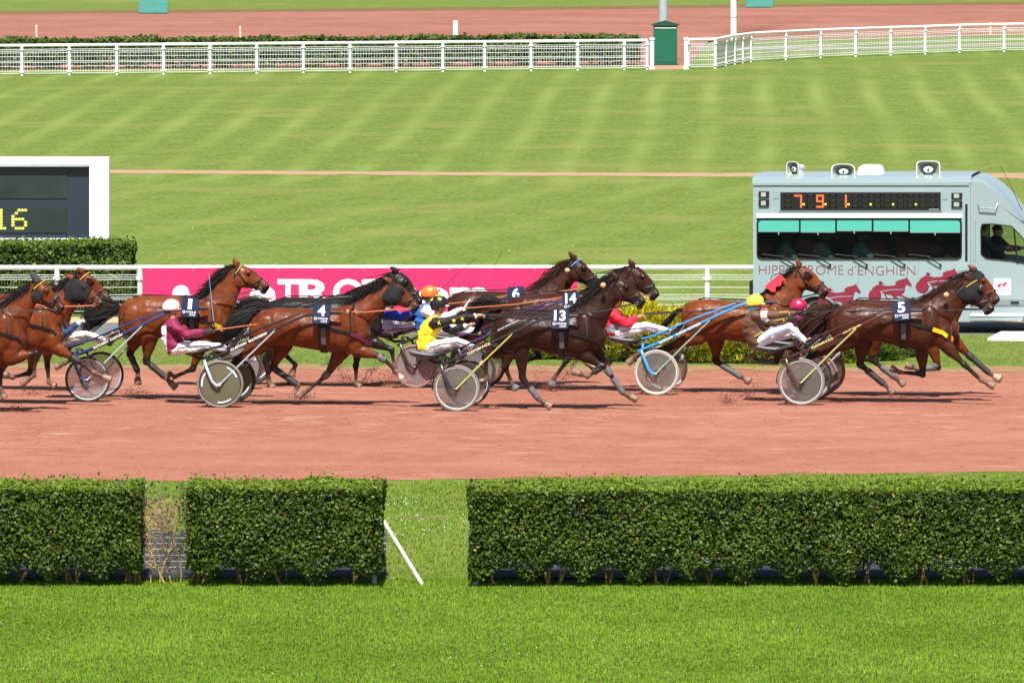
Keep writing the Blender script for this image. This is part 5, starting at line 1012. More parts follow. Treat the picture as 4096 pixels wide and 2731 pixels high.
HT['A'] = dict(z='R1', row=1651, seed=11, coat=BAY, label='bay horse cut by the left edge with black ear covers and yellow browband', torso=[(-880, 600, 690), (-850, 530, 830), (-760, 490, 910), (-600, 475, 945), (-400, 482, 945), (-200, 488, 970), (-60, 480, 1005), (40, 500, 1020), (130, 550, 985), (200, 630, 920), (240, 700, 850), (255, 745, 790)],
    neck=[(-90, 490, 200, 880), (30, 465, 262, 700), (120, 415, 300, 590), (210, 335, 330, 500), (300, 275, 352, 450)], poll=(330, 262), muz=(624, 500), ear=(-0.15, 0.19), earcover=True,
    NH=[(-740, 680), (-690, 850), (-720, 1080), (-560, 1270), (-470, 1350)], FH=[(-740, 680), (-760, 850), (-980, 1010), (-1080, 1150), (-1120, 1240)], NF=[(110, 800), (90, 990), (346, 929), (325, 1142), (201, 1230)], FF=[(60, 820), (50, 980), (5, 1110), (5, 1270), (45, 1362)],
    mane=(-1, .0), mlen=.42, mn=480, brow=(.60, .33, .02), hand=(-740, 520), handz='R1', noseroll=(.02, .02, .022), hood=((.16, .38, 165, 210),))
HT['C'] = dict(z='R1', row=1564, seed=12, coat=BAY, label='bay horse with a blue and white browband, only its head clear behind the hooded horse', torso=sh(HT['B']['torso'], 70, -60), neck=[(420, 380, 640, 700), (490, 340, 690, 560), (570, 290, 745, 470), (650, 240, 785, 400), (730, 195, 820, 370)], poll=(762, 182), muz=(1055, 402), ear=(-0.15, 0.13),
    NH=[(-290, 560), (-270, 740), (-510, 870), (-610, 1020), (-650, 1120)], FH=[(-270, 560), (-210, 770), (-260, 950), (-120, 1120), (-30, 1180)], NF=[(540, 680), (560, 830), (700, 985), (615, 1030), (520, 1067)], FF=[(470, 680), (450, 850), (450, 1050), (462, 1205), (530, 1255)],
    mane=(-1, .1), brow=(.10, .28, .62), hand=(-310, 410), handz='R1', blinker=True)

def WV(z, x, y): return zs(z, x, y)
SL = {}
SL['F'] = sulky(dict(z='R3', hub=(330, 1215), bot=1631, r=.352, label='black sulky with woven mesh wheel discs behind number 4', fn='black_f', frame=(.012, .014, .018), stay=(.42, .48, .52), forksteel=True, disc=DMSH, tyre=TYRG, tyre2=TYRE, rim=RIMB, arcs=3, words=(('CUSTOM', .10, .26), ('MULTICARBON', .40, .30))))
SL['I'] = sulky(dict(z='R4', hub=(800, 1275), bot=1646, r=.345, label='black sulky with a yellow line and clear wheel discs behind number 13', fn='black_i', frame=(.012, .015, .016), bar=(.012, .014, .016), stay=(.48, .50, .08), disc=DSMK, tyre=TYRG, tyre2=TYRE, rim=RIMW, spokes=0, lc=(.75, .68, .40), words=(('CUSTOM P.O.S.', .10, .38),), words2=(('BLANC SPORTS SULKYS', .55, .34),), mud=True))
SL['K'] = sulky(dict(z='R7', hub=(583, 1253), bot=1622, r=.352, label='maroon sulky with clear wheel discs under the brown jacket driver', fn='maroon', frame=(.06, .014, .012), bar=(.055, .012, .011), stay=(.52, .50, .20), disc=DSMK, tyre=TYRG, rim=RIMW, lc=(.72, .60, .25), words=(('CUSTOM P.O.S.', .10, .36), ('auto J.P. Barnabe', .62, .30)), mud=True))
SL['J'] = sulky(dict(z='R6', hub=(622, 1190), bot=1581, r=.345, label='light blue sulky with grey wheel discs and cream tyres', fn='blue', frame=(.03, .25, .55), bar=(.035, .27, .58), stay=(.30, .42, .30), disc=DSMK, tyre=TYRC, rim=RIMW, words=(('BLANC SPORTS SULKYS', -.02, .22), ('CUSTOM', .26, .17), ('MULTICARBON', .45, .22))))
SL['D'] = sulky(dict(z='S', hub=(351, 1520), bot=1609, r=.345, label='dark blue sulky with clear wheel discs behind number 1', fn='navy', frame=(.012, .035, .14), stay=(.45, .50, .52), disc=DCLR, tyre=TYRE, rim=RIMW, spokes=0, lc=(.78, .74, .55), words=(('MULTICARBON', .02, .24), ('CUSTOM', .30, .20))))
SL['E'] = sulky(dict(z='S', hub=(959, 1466), bot=1557, r=.345, label='dark sulky with white wheel reflectors between numbers 1 and 4', fn='dark_e', frame=(.015, .015, .017), disc=DRED, tyre=TYRE, rim=RIMB, arcs=3, words=()))
SL['G'] = sulky(dict(z='S', hub=(1661, 1466), bot=1552, r=.335, label='dark sulky with red rimmed spoked wheels behind number 6', fn='dark_g', frame=(.02, .016, .016), stay=(.03, .025, .025), forksteel=True, disc=DRED, tyre=TYRG, rim=RIMR, spokes=6, words=()))
SL['H'] = sulky(dict(z='S', hub=(1893, 1480), bot=1570, r=.345, label='black and violet sulky hidden behind the number 13 sulky', fn='violet', frame=(.05, .015, .07), disc=DSMK, tyre=TYRE, rim=RIMB, words=()))
SL['L'] = sulky(dict(z='S', hub=(3262, 1505), bot=1596, r=.345, label='dark sulky hidden behind the maroon sulky at the right', fn='dark_l', frame=(.03, .02, .02), disc=DRED, tyre=TYRG, rim=RIMR, words=()))

for k_ in 'ABCDEFGHIJKL':
    if k_ in SL: HT[k_]['Y'] = SL[k_][1]
    horse(HT[k_])
WHITE = (.76, .76, .78)
person(dict(z='R2', Y=SL['F'][1], label='driver in a maroon jacket and white peaked helmet holding a whip', hip=(610, 890), sh=(605, 640), hd=(578, 500), el=(740, 755), wr=(915, 730), hn=(980, 712), kn=(900, 862), an=(1120, 885), to=(1190, 790), jacket=(.19, .010, .05), panels=((WHITE, -.2, .9, -.2, -.085),), sleeve=(.19, .010, .05), cuff=(.02, .015, .02), glove=(.02, .02, .02), helmet=(.74, .70, .62), peak=(.7, .3, .2), hbands=(((.55, .06, .04), -.03),), trous=(.74, .73, .76), stripe=((.03, .03, .03),), word='T L B', wordw=.28, wordc=(.05, .04, .04)))
person(dict(z='R4', Y=SL['I'][1], label='driver in yellow with black starred sleeves and black starred cap', hip=(515, 905), sh=(615, 655), hd=(632, 500), el=(790, 645), wr=(985, 605), hn=(1060, 598), el2=(750, 745), wr2=(900, 705), hn2=(960, 668), kn=(800, 845), an=(960, 905), to=(1055, 850), jacket=(.78, .62, .02), sleeve=(.012, .012, .013), cuff=(.6, .6, .6), helmet=(.012, .012, .013), silk=1, hrough=.3, hunch=.06, stars=(('u', .25, 0, .040), ('u', .95, 0, .034), ('e', .35, 0, .03)), hstars=((-85, 35, .036), (-140, 20, .032), (-60, 65, .03), (-110, 62, .028)), trous=(.60, .60, .65), stripe=((.10, .10, .11),)))
person(dict(z='A6', Y=SL['K'][1], label='driver in a brown jacket with white armband and yellow helmet cover', hip=(560, 1070), sh=(555, 590), hd=(515, 400), el=(900, 605), wr=(1235, 572), hn=(1340, 550), el2=(850, 745), wr2=(1120, 690), hn2=(1220, 655), kn=(1120, 825), an=(1410, 1085), to=(1500, 1010), jacket=(.105, .050, .026), puff=.014, crease=.013, piping=(.62, .50, .03), band=(.72, .72, .76), glove=(.012, .012, .013), helmet=(.78, .55, .05), silk=1, hrough=.6, hunch=.08, look=-4, bal=(.05, .25, .42), trous=(.68, .69, .76), stripe=((.25, .36, .55), (.25, .36, .55)), word='WAHLSTEN', wordw=.50, wordc=(.06, .07, .12)))
person(dict(z='R6', Y=SL['J'][1], label='driver in a red jacket with grey panel seated on the light blue sulky', hip=(215, 790), sh=(175, 560), hd=(215, 430), el=(320, 690), wr=(425, 632), hn=(490, 605), kn=(520, 722), an=(775, 785), to=(845, 690), jacket=(.68, .012, .035), panels=(((.22, .22, .25), .05, .42, -.12, .12),), helmet=(.55, .02, .04), trous=(.76, .76, .80), stripe=((.10, .10, .14),)))
person(dict(z='A1', Y=SL['D'][1], label='driver in a navy jacket and white trousers behind the hooded horse', hip=(1010, 1420), sh=(1020, 1010), hd=(1040, 800), el=(1190, 1265), wr=(1430, 1090), hn=(1520, 1020), kn=(1590, 1290), an=(1960, 1405), to=(2100, 1230), jacket=(.012, .028, .085), cuff=(.012, .028, .085), glove=(.8, .8, .78), helmet=(.02, .04, .12), trous=(.74, .73, .76), stripe=((.60, .16, .08), (.05, .16, .08))))
person(dict(z='R2', Y=SL['E'][1], label='driver in a white cap seen over the back of number 1', hip=(700, 720), sh=(690, 500), hd=(668, 372), el=(820, 620), wr=(960, 590), hn=(1010, 575), kn=(960, 760), an=(1180, 790), to=(1240, 720), jacket=(.20, .20, .22), glove=(.02, .02, .02), helmet=(.80, .80, .80), trous=(.7, .7, .72), look=-2))
person(dict(z='A3', Y=SL['G'][1], label='driver in a white jacket with blue sleeves seated over the red wheel', hip=(450, 820), sh=(500, 560), hd=(520, 400), el=(680, 640), wr=(920, 530), hn=(985, 490), kn=(850, 775), an=(1180, 850), to=(1240, 770), jacket=(.72, .72, .76), sleeve=(.025, .07, .45), glove=(.75, .75, .75), helmet=(.7, .7, .7), panels=(((.025, .07, .45), -.2, .14, -.2, .2),), trous=(.72, .72, .76), stripe=((.45, .04, .07), (.45, .04, .07)), word='Ch.M.', wordw=.26, wordc=(.5, .08, .10)))
person(dict(z='A3', Y=SL['H'][1], label='driver in a blue jacket and bright orange satin cap', hip=(1010, 790), sh=(1055, 510), hd=(1062, 325), el=(1250, 650), wr=(1440, 545), hn=(1520, 512), kn=(1440, 800), an=(1780, 830), to=(1850, 760), jacket=(.015, .11, .40), panels=(((.75, .12, .02), .2, 1.1, .02, .3),), sleeve=(.72, .72, .78), glove=(.8, .8, .8), helmet=(.78, .16, .02), silk=1, hrough=.3, trous=(.72, .72, .78)))
person(dict(z='A6', Y=SL['L'][1], label='driver in maroon with a shiny magenta cap crouching behind number 5', hip=(900, 950), sh=(1090, 640), hd=(1270, 470), el=(1350, 690), wr=(1640, 590), hn=(1730, 565), kn=(1330, 880), an=(1620, 1030), to=(1700, 940), jacket=(.20, .012, .06), panels=(((.42, .48, .62), -.3, 1.3, -.3, -.03),), glove=(.02, .02, .02), helmet=(.34, .013, .068), silk=1, hrough=.28, look=-20, trous=(.6, .62, .7)))
# whips
WHP = mat('whip_cord', (.02, .018, .02), .5); WHB = mat('whip_blue', (.12, .35, .62), .5); WHR = mat('whip_red', (.35, .06, .08), .5)
def whip(lbl, z, pts, Y, m, mg):
    q = [PY(*zs(z, *p), Y) for p in pts]; rt = root('whip', (q[0].x, q[0].y, q[0].z), lbl, 'whip', 'driving whips'); o = q[0]; d = (q[1] - q[0]).normalized()
    MB().tube(q[:2], .0065, 6, .004).build('shaft', m, o, rt); MB().tube(q[1:], .004, 5, .0022).build('lash', WHP if m is not WHB else WHR, o, rt); MB().cap(q[0] - d * .10, q[0] + d * .06, .011, n=8).build('grip', mg, o, rt)
whip('blue driving whip held upright by the maroon jacket driver', 'R2', [(988, 665), (940, 185), (948, 125), (925, 108)], SL['F'][1] - .13, WHB, BLK)
whip('dark whip slanting up to the right from a white glove', 'R4', [(905, 482), (1130, 175), (1190, 75), (1220, 5)], SL['H'][1] - .12, WHR, WPR)
whip('thin dark whip bent at its tip above the orange cap', 'R4', [(620, 390), (880, 160), (970, 85), (1028, 122)], SL['G'][1] - .12, WHP, BLK)
# dirt thrown up by the hooves
CLOD = mat('clod', (.17, .06, .04), .95, var=.3, vscale=20)
cl = MB(); lr = random.Random(3)
def clods(z, x, y, Y, n, sx, sz, dx=0.0, dz=0.0, rmin=.002, rmax=.009):
    o = PY(*zs(z, x, y), Y)
    for _ in range(int(n * 1.8)):
        t = lr.random(); q = o + Vector((dx * t + lr.gauss(0, sx), lr.gauss(0, .15), dz * t + abs(lr.gauss(0, sz)))); r_ = rmin + (rmax - rmin) * lr.random() ** 3
        if q.z < .01: q.z = .012
        cl.ell(q, r_ * lr.uniform(.8, 1.6), r_, r_ * lr.uniform(.7, 1.2), 4, 2)
YE, YF, YI, YH, YK, YB, YD = [G(2000, HT[c_]['row']).y for c_ in 'EFIHKBD']
for a in (('R3', 1560, 1240, YE, 420, .10, .05, -.30, .35), ('R3', 1640, 1250, YE, 300, .06, .04, .25, .30), ('R3', 1930, 1230, YE, 380, .10, .12), ('R3', 1750, 1230, YE, 300, .25, .06), ('R3', 1100, 1350, YF, 260, .10, .05), ('R3', 980, 1260, YE, 260, .10, .08), ('R3', 1350, 1420, YF, 130, .10, .02), ('R5', 810, 1290, YH, 420, .05, .05, .35, .50), ('R5', 720, 1290, YH, 200, .06, .08), ('R5', 830, 1320, YH, 360, .25, .05), ('R5', 600, 1270, YH, 160, .1, .1, .1, .2), ('R6', 1340, 1500, YK, 320, .07, .08), ('R6', 1480, 1440, YK, 300, .18, .10, .25, .2), ('R7', 60, 1400, YK, 200, .07, .05), ('R2', 240, 1330, YD, 240, .14, .06), ('R1', 130, 1500, G(100, 1645).y, 360, .06, .05), ('R1', 300, 1330, YB, 200, .15, .06)): clods(*a)
sc_ = MB()
for _ in range(2600):
    p_ = G(lr.uniform(-100, 4200), lr.choice((lr.uniform(1490, 1900), lr.uniform(1560, 1700)))); r_ = .004 + .012 * lr.random() ** 4; sc_.ell((p_.x, p_.y, r_ * .4), r_ * lr.uniform(1, 2), r_, r_ * .6, 4, 2)
tag(sc_.build('loose_clods', CLOD, sharp=False, fix=False), 'small clods lying on the race track', 'dirt', kind='stuff')
tag(cl.build('flying_dirt', CLOD, sharp=False, fix=False), 'reddish dirt clods thrown up by the horses hooves', 'dirt', kind='stuff')
# ================================================================ COMMENTARY VAN
Yv = G(3500, 1332).y; VW = 2.05
SIL = mat('van_silver', (.30, .38, .40), .32, .25, coat=.5, var=.02); SILL = mat('van_panel', (.275, .355, .375), .4, .1, coat=.3, var=.03, vscale=2); VBK = mat('van_black', (.010, .011, .012), .6, spec=.25); VGL = mat('van_glass', (.01, .014, .015), .04, spec=.8, trans=.85, transc=(.50, .62, .60)); VG2 = mat('cab_glass', (.01, .014, .014), .04, spec=.8, trans=.93, transc=(.9, .95, .93)); INT = mat('van_interior', (.07, .09, .09), .8); BLND = mat('teal_blind', (.06, .36, .29), .6, var=.04); MRN = mat('maroon_vinyl', (.20, .012, .035), .45); VGR = mat('van_grey_trim', (.16, .19, .20), .5)
o_ = PY(*zs('V', 147, 1379), Yv); VO = Vector((o_.x, Yv, 0))
van = root('commentary_van', VO, 'silver commentary van with LED display and roof loudspeakers behind the field', 'van')
def VP(x, y, dy=0.0): q = PY(*zs('V', x, y), Yv); return Vector((q.x, Yv + dy, q.z))
def VR_(x0, y0, x1, y1, dy): return [VP(x0, y1, dy), VP(x1, y1, dy), VP(x1, y0, dy), VP(x0, y0, dy)]
def vb(nm, poly, d, m, par=van, smooth=False): return MB().prism(poly, d).build(nm, m, VO, par, smooth=smooth)
def arc(cx, cy, r, n=14): return [(cx - r * math.cos(math.pi * i / n), cy - r * math.sin(math.pi * i / n)) for i in range(n + 1)]
th = (0, .04, 0); zsill = VP(147, 1379).z; xf = VP(1915, 900).x; xr = VP(147, 900).x
bl = [(147, 887), (147, 1379)] + arc(660, 1379, 190) + [(1915, 1392), (1915, 887)]
sw = vb('side_wall', [VP(*q) for q in bl], th, SILL)
vb('side_wall', VR_(147, 258, 1915, 556, 0), th, SILL); vb('side_wall', VR_(147, 556, 182, 887, 0), th, SILL); vb('side_wall', VR_(1841, 556, 1915, 887, 0), th, SILL)
ztop = VP(147, 258).z; zt2 = VP(1915, 258).z
b = MB(); b.box((xr, Yv + VW - .04, zsill), (xf, Yv + VW, ztop)); b.box((xr, Yv + .04, zsill), (xr + .04, Yv + VW - .04, ztop)); b.box((xf - .04, Yv + .04, VP(1915, 560).z), (xf, Yv + VW - .04, zt2 - .01)); b.build('rear_walls', SILL, VO, van, smooth=False)
rf = MB(); rg = []
for yy, dz in ((-.012, -.03), (.0, .045), (.12, .09), (.3, .10), (VW - .3, .10), (VW - .1, .08), (VW + .01, -.03)): rg.append([Vector((xr - .015, Yv + yy, ztop + dz)), Vector((xf + .01, Yv + yy, zt2 + dz + .012))])
rf.loft(rg, closed=False, cap=False).build('roof', SIL, VO, van)
b = MB(); b.box((xr + .05, Yv + .05, VP(147, 900).z - .25), (xf - .05, Yv + VW - .05, VP(147, 900).z - .2)); b.box((xr + .05, Yv + VW - .08, zsill), (xf - .05, Yv + VW - .05, ztop)); b.box((xr + .05, Yv + .05, ztop - .06), (xf - .05, Yv + VW - .05, ztop - .02)); b.box((xr + .041, Yv + .05, zsill), (xr + .06, Yv + VW - .05, ztop)); b.box((xf - .06, Yv + .05, zsill), (xf - .041, Yv + VW - .05, ztop)); b.build('interior_lining', INT, VO, van, smooth=False)
# trims and LED panel
vb('gutter', VR_(150, 268, 1905, 288, -.02), (0, .022, 0), SIL); vb('window_rail', VR_(175, 520, 1850, 552, -.025), (0, .027, 0), FWH)
vb('panel_frame', VR_(358, 332, 1685, 500, -.014), (0, .016, 0), SIL); led = vb('led_panel', VR_(370, 345, 1675, 490, -.022), (0, .010, 0), VBK)
LEDR = mat('led_red', (.3, .03, .01), .5, emit=(1.0, .13, .03), estr=1.15); LEDG = mat('led_green', (.3, .4, .02), .5, emit=(.65, .85, .06), estr=.8); LEDO = mat('led_off', (.055, .05, .04), .6)
SEGS = {'7': 'abc', '9': 'abcdfg', '1': 'bc', '8': 'abcdefg'}
def digit(cx, ch, m, nm):
    x0, x1, y0, y1 = cx - 24, cx + 24, 372, 462; ym = 417; L_ = dict(a=(x0, y0, x1, y0), b=(x1, y0, x1, ym), c=(x1, ym, x1, y1), d=(x0, y1, x1, y1), e=(x0, ym, x0, y1), f=(x0, y0, x0, ym), g=(x0, ym, x1, ym)); q = MB()
    for s_ in SEGS[ch]:
        a0, b0, a1, b1 = L_[s_]; n = 6
        for i in range(n + 1): t = i / n; c_ = VP(a0 + (a1 - a0) * t, b0 + (b1 - b0) * t, -.026); e_ = .0135; q.box((c_.x - e_, c_.y - .002, c_.z - e_), (c_.x + e_, c_.y + .002, c_.z + e_))
    q.build(nm, m, VO, led, smooth=False, fix=False)
for i, cx in enumerate((432, 515, 617, 693, 798, 880, 983, 1060, 1163, 1243, 1348, 1428, 1531, 1612)):
    ch = {1: '7', 3: '9', 5: '1'}.get(i); digit(cx, ch or '8', LEDR if ch else LEDO, 'led_digit')
    if i in (1, 3, 5, 7, 9, 11): c_ = VP(cx + 45, 442, -.026); MB().box((c_.x - .016, c_.y - .002, c_.z - .016), (c_.x + .016, c_.y + .002, c_.z + .016)).build('led_dot', LEDG, VO, led, smooth=False)
put_text('WESTERSTRAND', VP(1578, 486, -.0235), VP(1660, 486) - VP(1578, 486), Vector((0, 0, .014)), .0).build('lettering', WPR, VO, led, smooth=False, fix=False)
LMP = mat('lamp_glass', (.35, .36, .36), .15, spec=.7)
for x0, x1, y0, y1 in ((193, 278, 338, 388), (193, 278, 407, 458), (1762, 1850, 350, 398), (1762, 1850, 419, 467)):
    s_ = vb('work_light', VR_(x0, y0, x1, y1, -.03), (0, .032, 0), VBK); vb('lens', VR_(x0 + 20, y0 + 7, x1 - 25, y1 - 8, -.036), (0, .007, 0), LMP, s_)
for x0, x1, y0, y1 in ((312, 358, 338, 398), (1682, 1730, 348, 405)): vb('hatch', VR_(x0, y0, x1, y1, -.008), (0, .01, 0), SIL)
# commentary window
wr_ = 40; cor = []
for cx, cy, a0 in ((1842 - wr_, 557 + wr_, 0), (182 + wr_, 557 + wr_, 90), (182 + wr_, 885 - wr_, 180), (1842 - wr_, 885 - wr_, 270)):
    for j in range(6): A_ = R(a0 + 18 * j); cor.append((cx + wr_ * math.cos(A_), cy - wr_ * math.sin(A_)))
MB().tube([VP(x, y, -.004) for x, y in cor + cor[:2]], (.022, .014), 6).build('window_seal', VBK, VO, van)
vb('window_pane', [VP(x, y, .006) for x, y in cor], (0, .006, 0), VGL)
for i, (x0, x1, y1) in enumerate(((190, 520, 662), (535, 815, 666), (830, 1112, 655), (1127, 1410, 658), (1425, 1832, 668))):
    s_ = vb('blind', VR_(x0, 568, x1, y1, -.001), (0, .006, 0), BLND); vb('blind_rod', VR_(x0, y1, x1, y1 + 7, -.002), (0, .008, 0), VGR, s_); c_ = (x0 + x1) / 2; MB().tube([VP(c_, y1 + 6, .0), VP(c_, y1 + 26, .0)], .010, 6).build('pull', LMP, VO, s_)
for x in (527, 822, 1119, 1417): vb('mullion', VR_(x - 4, 560, x + 4, 665, -.003), (0, .008, 0), VBK)
for xa in (480, 775, 1072, 1380, 1672):
    q = MB().tube([VP(xa, 935, -.03), VP(xa - 12, 925, -.05), VP(xa - 112, 864, -.05)], .010, 6).build('wiper_arm', VBK, VO, van); MB().tube([VP(xa - 260, 848, -.035), VP(xa - 170, 858, -.045), VP(xa - 75, 868, -.035)], .010, 6).build('wiper_blade', VBK, VO, q); MB().cap(VP(xa, 935, -.045), VP(xa, 935, .0), .02, n=8).build('pivot', VBK, VO, q)
# lettering and horse emblems
for tx, x0, x1, y0 in (('HIPPODROME', 195, 882, 1012), ('d\u2019ENGHIEN', 918, 1467, 1017)):
    put_text(tx, VP(x0, y0, -.004), VP(x1, y0 + 2, -.004) - VP(x0, y0, -.004), VP(x0, y0 - 74, -.004) - VP(x0, y0, -.004), -.02).build('lettering', MRN, VO, van, smooth=False, fix=False)
EM1 = [(205, 385), (222, 340), (262, 313), (310, 313), (360, 325), (430, 318), (445, 300), (432, 290), (470, 268), (535, 252), (548, 235), (555, 258), (578, 290), (595, 322), (578, 332), (560, 318), (540, 312), (528, 345), (505, 352), (400, 352), (330, 362), (260, 378)]
EM2 = [(300, 378), (400, 362), (505, 360), (530, 348), (522, 385), (494, 408), (592, 450), (586, 459), (470, 418), (440, 424), (470, 442), (430, 446), (425, 438), (400, 412), (350, 402), (347, 420), (387, 455), (378, 461), (335, 420), (330, 395)]
def emblem(fx, fy, s_, m, dy, par, nm='emblem'):
    q = MB()
    for E in (EM1, EM2): q.add([VP(fx + (x - 180) * s_, fy + (y - 235) * s_, dy) for x, y in E], [tuple(range(len(E)))])
    for cx, cy, r in ((243, 415, 62), (295, 295, 17)): q.add([VP(fx + (cx + r * math.cos(R(12 * j)) - 180) * s_, fy + (cy + r * math.sin(R(12 * j)) - 235) * s_, dy - .0005) for j in range(30)], [tuple(range(30))])
    q.add([VP(fx + (x - 180) * s_, fy + (y - 235) * s_, dy - .0005) for x, y in ((300, 290), (335, 297), (300, 303))], [(0, 1, 2)])
    t = bmesh.new(); me = q.mesh(nm, VO, False, False); t.from_mesh(me); bmesh.ops.triangulate(t, faces=t.faces); t.to_mesh(me); t.free(); return link(nm, me, m, par)
emblem(1085, 1030, .857, MRN, -.004, van); emblem(1470, 958, .857, MRN, -.004, van); emblem(670, 1085, .857, MRN, -.004, van)
SEAM = mat('seam', (.11, .14, .15), .6)
for x in (470, 1000, 1490): vb('panel_seam', VR_(x, 893, x + 2.2, 1188, -.0015), (0, .003, 0), SEAM)
vb('panel_seam', VR_(150, 1190, 440, 1192.5, -.0015), (0, .003, 0), SEAM); vb('panel_seam', VR_(870, 1296, 1912, 1298.5, -.0015), (0, .003, 0), SEAM)
for i in range(24): MB().ell(VP(190 + i * 72, 536, -.026), .009, .006, .009, 6, 4).build('rivet', GAL, VO, van)
# wheels
def van_wheel(cx, cy, dy):
    c_ = VP(cx, cy, dy); c_.z = .335; t = MB(); rg = []
    for yy, r in ((0, .20), (.0, .30), (.02, .335), (.18, .335), (.2, .30), (.2, .2)): rg.append([c_ + Vector((r * math.cos(R(10 * i)), yy, r * math.sin(R(10 * i)))) for i in range(36)])
    w_ = t.loft(rg).build('wheel', TYRE, VO, van); rg = []
    for yy, r in ((-.004, .03), (.03, .08), (.008, .12), (-.002, .18), (-.008, .205), (.01, .21)): rg.append([c_ + Vector((r * math.cos(R(10 * i)), yy, r * math.sin(R(10 * i)))) for i in range(36)])
    MB().loft(rg).build('rim', GAL, VO, w_)
    for i in range(6): a_ = R(60 * i); MB().ell(c_ + Vector((.145 * math.cos(a_), .002, .145 * math.sin(a_))), .022, .008, .022, 8, 5).build('rim_hole', VBK, VO, w_)
for cx in (660, 2520):
    for dy in (.06, VW - .28): van_wheel(cx, 1321, dy)
MB().loft([[VP(660 + r * math.cos(R(a_)), 1379 - r * math.sin(R(a_)), dy) for a_ in range(0, 181, 10)] for r, dy in ((190, .0), (190, -.03), (205, -.03), (205, .0))], closed=False, cap=False).build('wheel_arch', SIL, VO, van)
b = MB(); b.box((xr + .1, Yv + .35, .28), (VP(2900, 1300).x, Yv + VW - .35, zsill + .02)); b.build('chassis', VBK, VO, van, smooth=False); vb('rear_bumper', VR_(112, 1070, 138, 1185, .1), (0, VW - .2, 0), VBK)
vb('sill', VR_(900, 1379, 1915, 1398, -.006), (0, .05, 0), SIL)
# cab
def both(nm, poly, m, t_=.03):
    for dy in (0, VW - t_): vb(nm, [VP(x, y, dy) for x, y in poly], (0, t_, 0), m)
both('cab_side', [(1917, 1390), (1917, 906), (2045, 886), (2240, 906), (2440, 941), (2540, 906), (2860, 960), (2940, 1060), (2955, 1380)] + arc(2520, 1385, 175)[::-1], SIL)
both('cab_pillar', [(1917, 904), (1917, 578), (2012, 578), (2012, 604), (2000, 642), (2002, 850), (2043, 885)], SIL)
both('cab_roof_rail', [(2013, 578), (2335, 578), (2405, 690), (2540, 904), (2441, 939), (2421, 830), (2331, 700), (2251, 619), (2091, 601), (2013, 604)], SIL)
both('door_pane', [(2012, 604), (2090, 601), (2250, 619), (2330, 701), (2420, 830), (2440, 940), (2240, 905), (2045, 885), (2003, 850), (2001, 642)], VG2, .006)
MB().tube([VP(x, y, -.004) for x, y in ((2012, 604), (2090, 601), (2250, 619), (2330, 701), (2420, 830), (2440, 940), (2240, 905), (2045, 885), (2003, 850), (2001, 642), (2012, 604))], .010, 6).build('door_seal', VBK, VO, van); MB().tube([VP(2270, 640, -.004), VP(2300, 925, -.004)], .016, 6).build('window_post', VBK, VO, van)
rf = MB(); prof = [(1917, 240), (1960, 232), (2020, 250), (2110, 310), (2210, 405), (2300, 520), (2345, 578)]
rf.loft([[VP(x, y + oy, 0) + Vector((0, dy, 0)) for x, y in prof] + [VP(2345, 590, dy), VP(1917, 590, dy)] for dy, oy in ((-.002, 20), (.15, -8), (.5, -14), (VW - .5, -14), (VW - .15, -8), (VW + .002, 20))]).build('roof_fairing', SIL, VO, van)
MB().loft([[VP(x, y, dy) for x, y in ((2340, 582), (2405, 690), (2540, 904))] for dy in (.04, VW - .04)], closed=False, cap=False).build('windscreen', VG2, VO, van); MB().loft([[VP(x, y, dy) for x, y in ((2540, 904), (2860, 958), (2940, 1058), (2955, 1380))] for dy in (.0, .3, VW - .3, VW)], closed=False, cap=False).build('bonnet', SIL, VO, van)
vb('side_trim', VR_(1917, 1218, 2900, 1262, -.02), (0, .022, 0), VGR); vb('door_step', VR_(1917, 1330, 2350, 1352, -.016), (0, .018, 0), FWH); vb('door_line', VR_(1952, 578, 1957, 1330, -.003), (0, .005, 0), VGR)
h_ = vb('door_handle', VR_(2244, 1232, 2312, 1250, -.035), (0, .02, 0), VBK); st = vb('sticker', VR_(2107, 1045, 2245, 1178, -.004), (0, .006, 0), WVIN)
RED2 = mat('red_vinyl', (.60, .02, .06), .5); emblem(2135, 1070, .205, RED2, -.0055, st); put_text('LeTROT', VP(2113, 1152, -.0055), VP(2240, 1152) - VP(2113, 1152), Vector((0, 0, .052)), .02).build('lettering', RED2, VO, st, smooth=False, fix=False)
vb('hinge_strip', VR_(1873, 440, 1893, 905, -.006), (0, .008, 0), VBK); MB().tube([VP(1980, 440, -.02), VP(1990, 470, -.06), VP(2125, 480, -.06), VP(2138, 435, -.02)], .012, 6).build('grab_bar', STEEL, VO, van); MB().tube([VP(2322, 505, .4), VP(2240, 320, .4), VP(2150, 145, .4)], .006, 5, .003).build('aerial', VBK, VO, van)
b = MB(); b.box((VP(1990, 900).x, Yv + .2, zsill), (VP(2300, 900).x, Yv + VW - .2, VP(2100, 1000).z)); b.box((VP(2330, 900).x, Yv + .1, zsill), (VP(2520, 900).x, Yv + VW - .1, VP(2400, 930).z)); b.build('cab_interior', INT, VO, van, smooth=False)
MB().torus(VP(2345, 840, 1.45), .19, .014, (1, 0, .5), 24, 6).build('steering_wheel', VBK, VO, van)
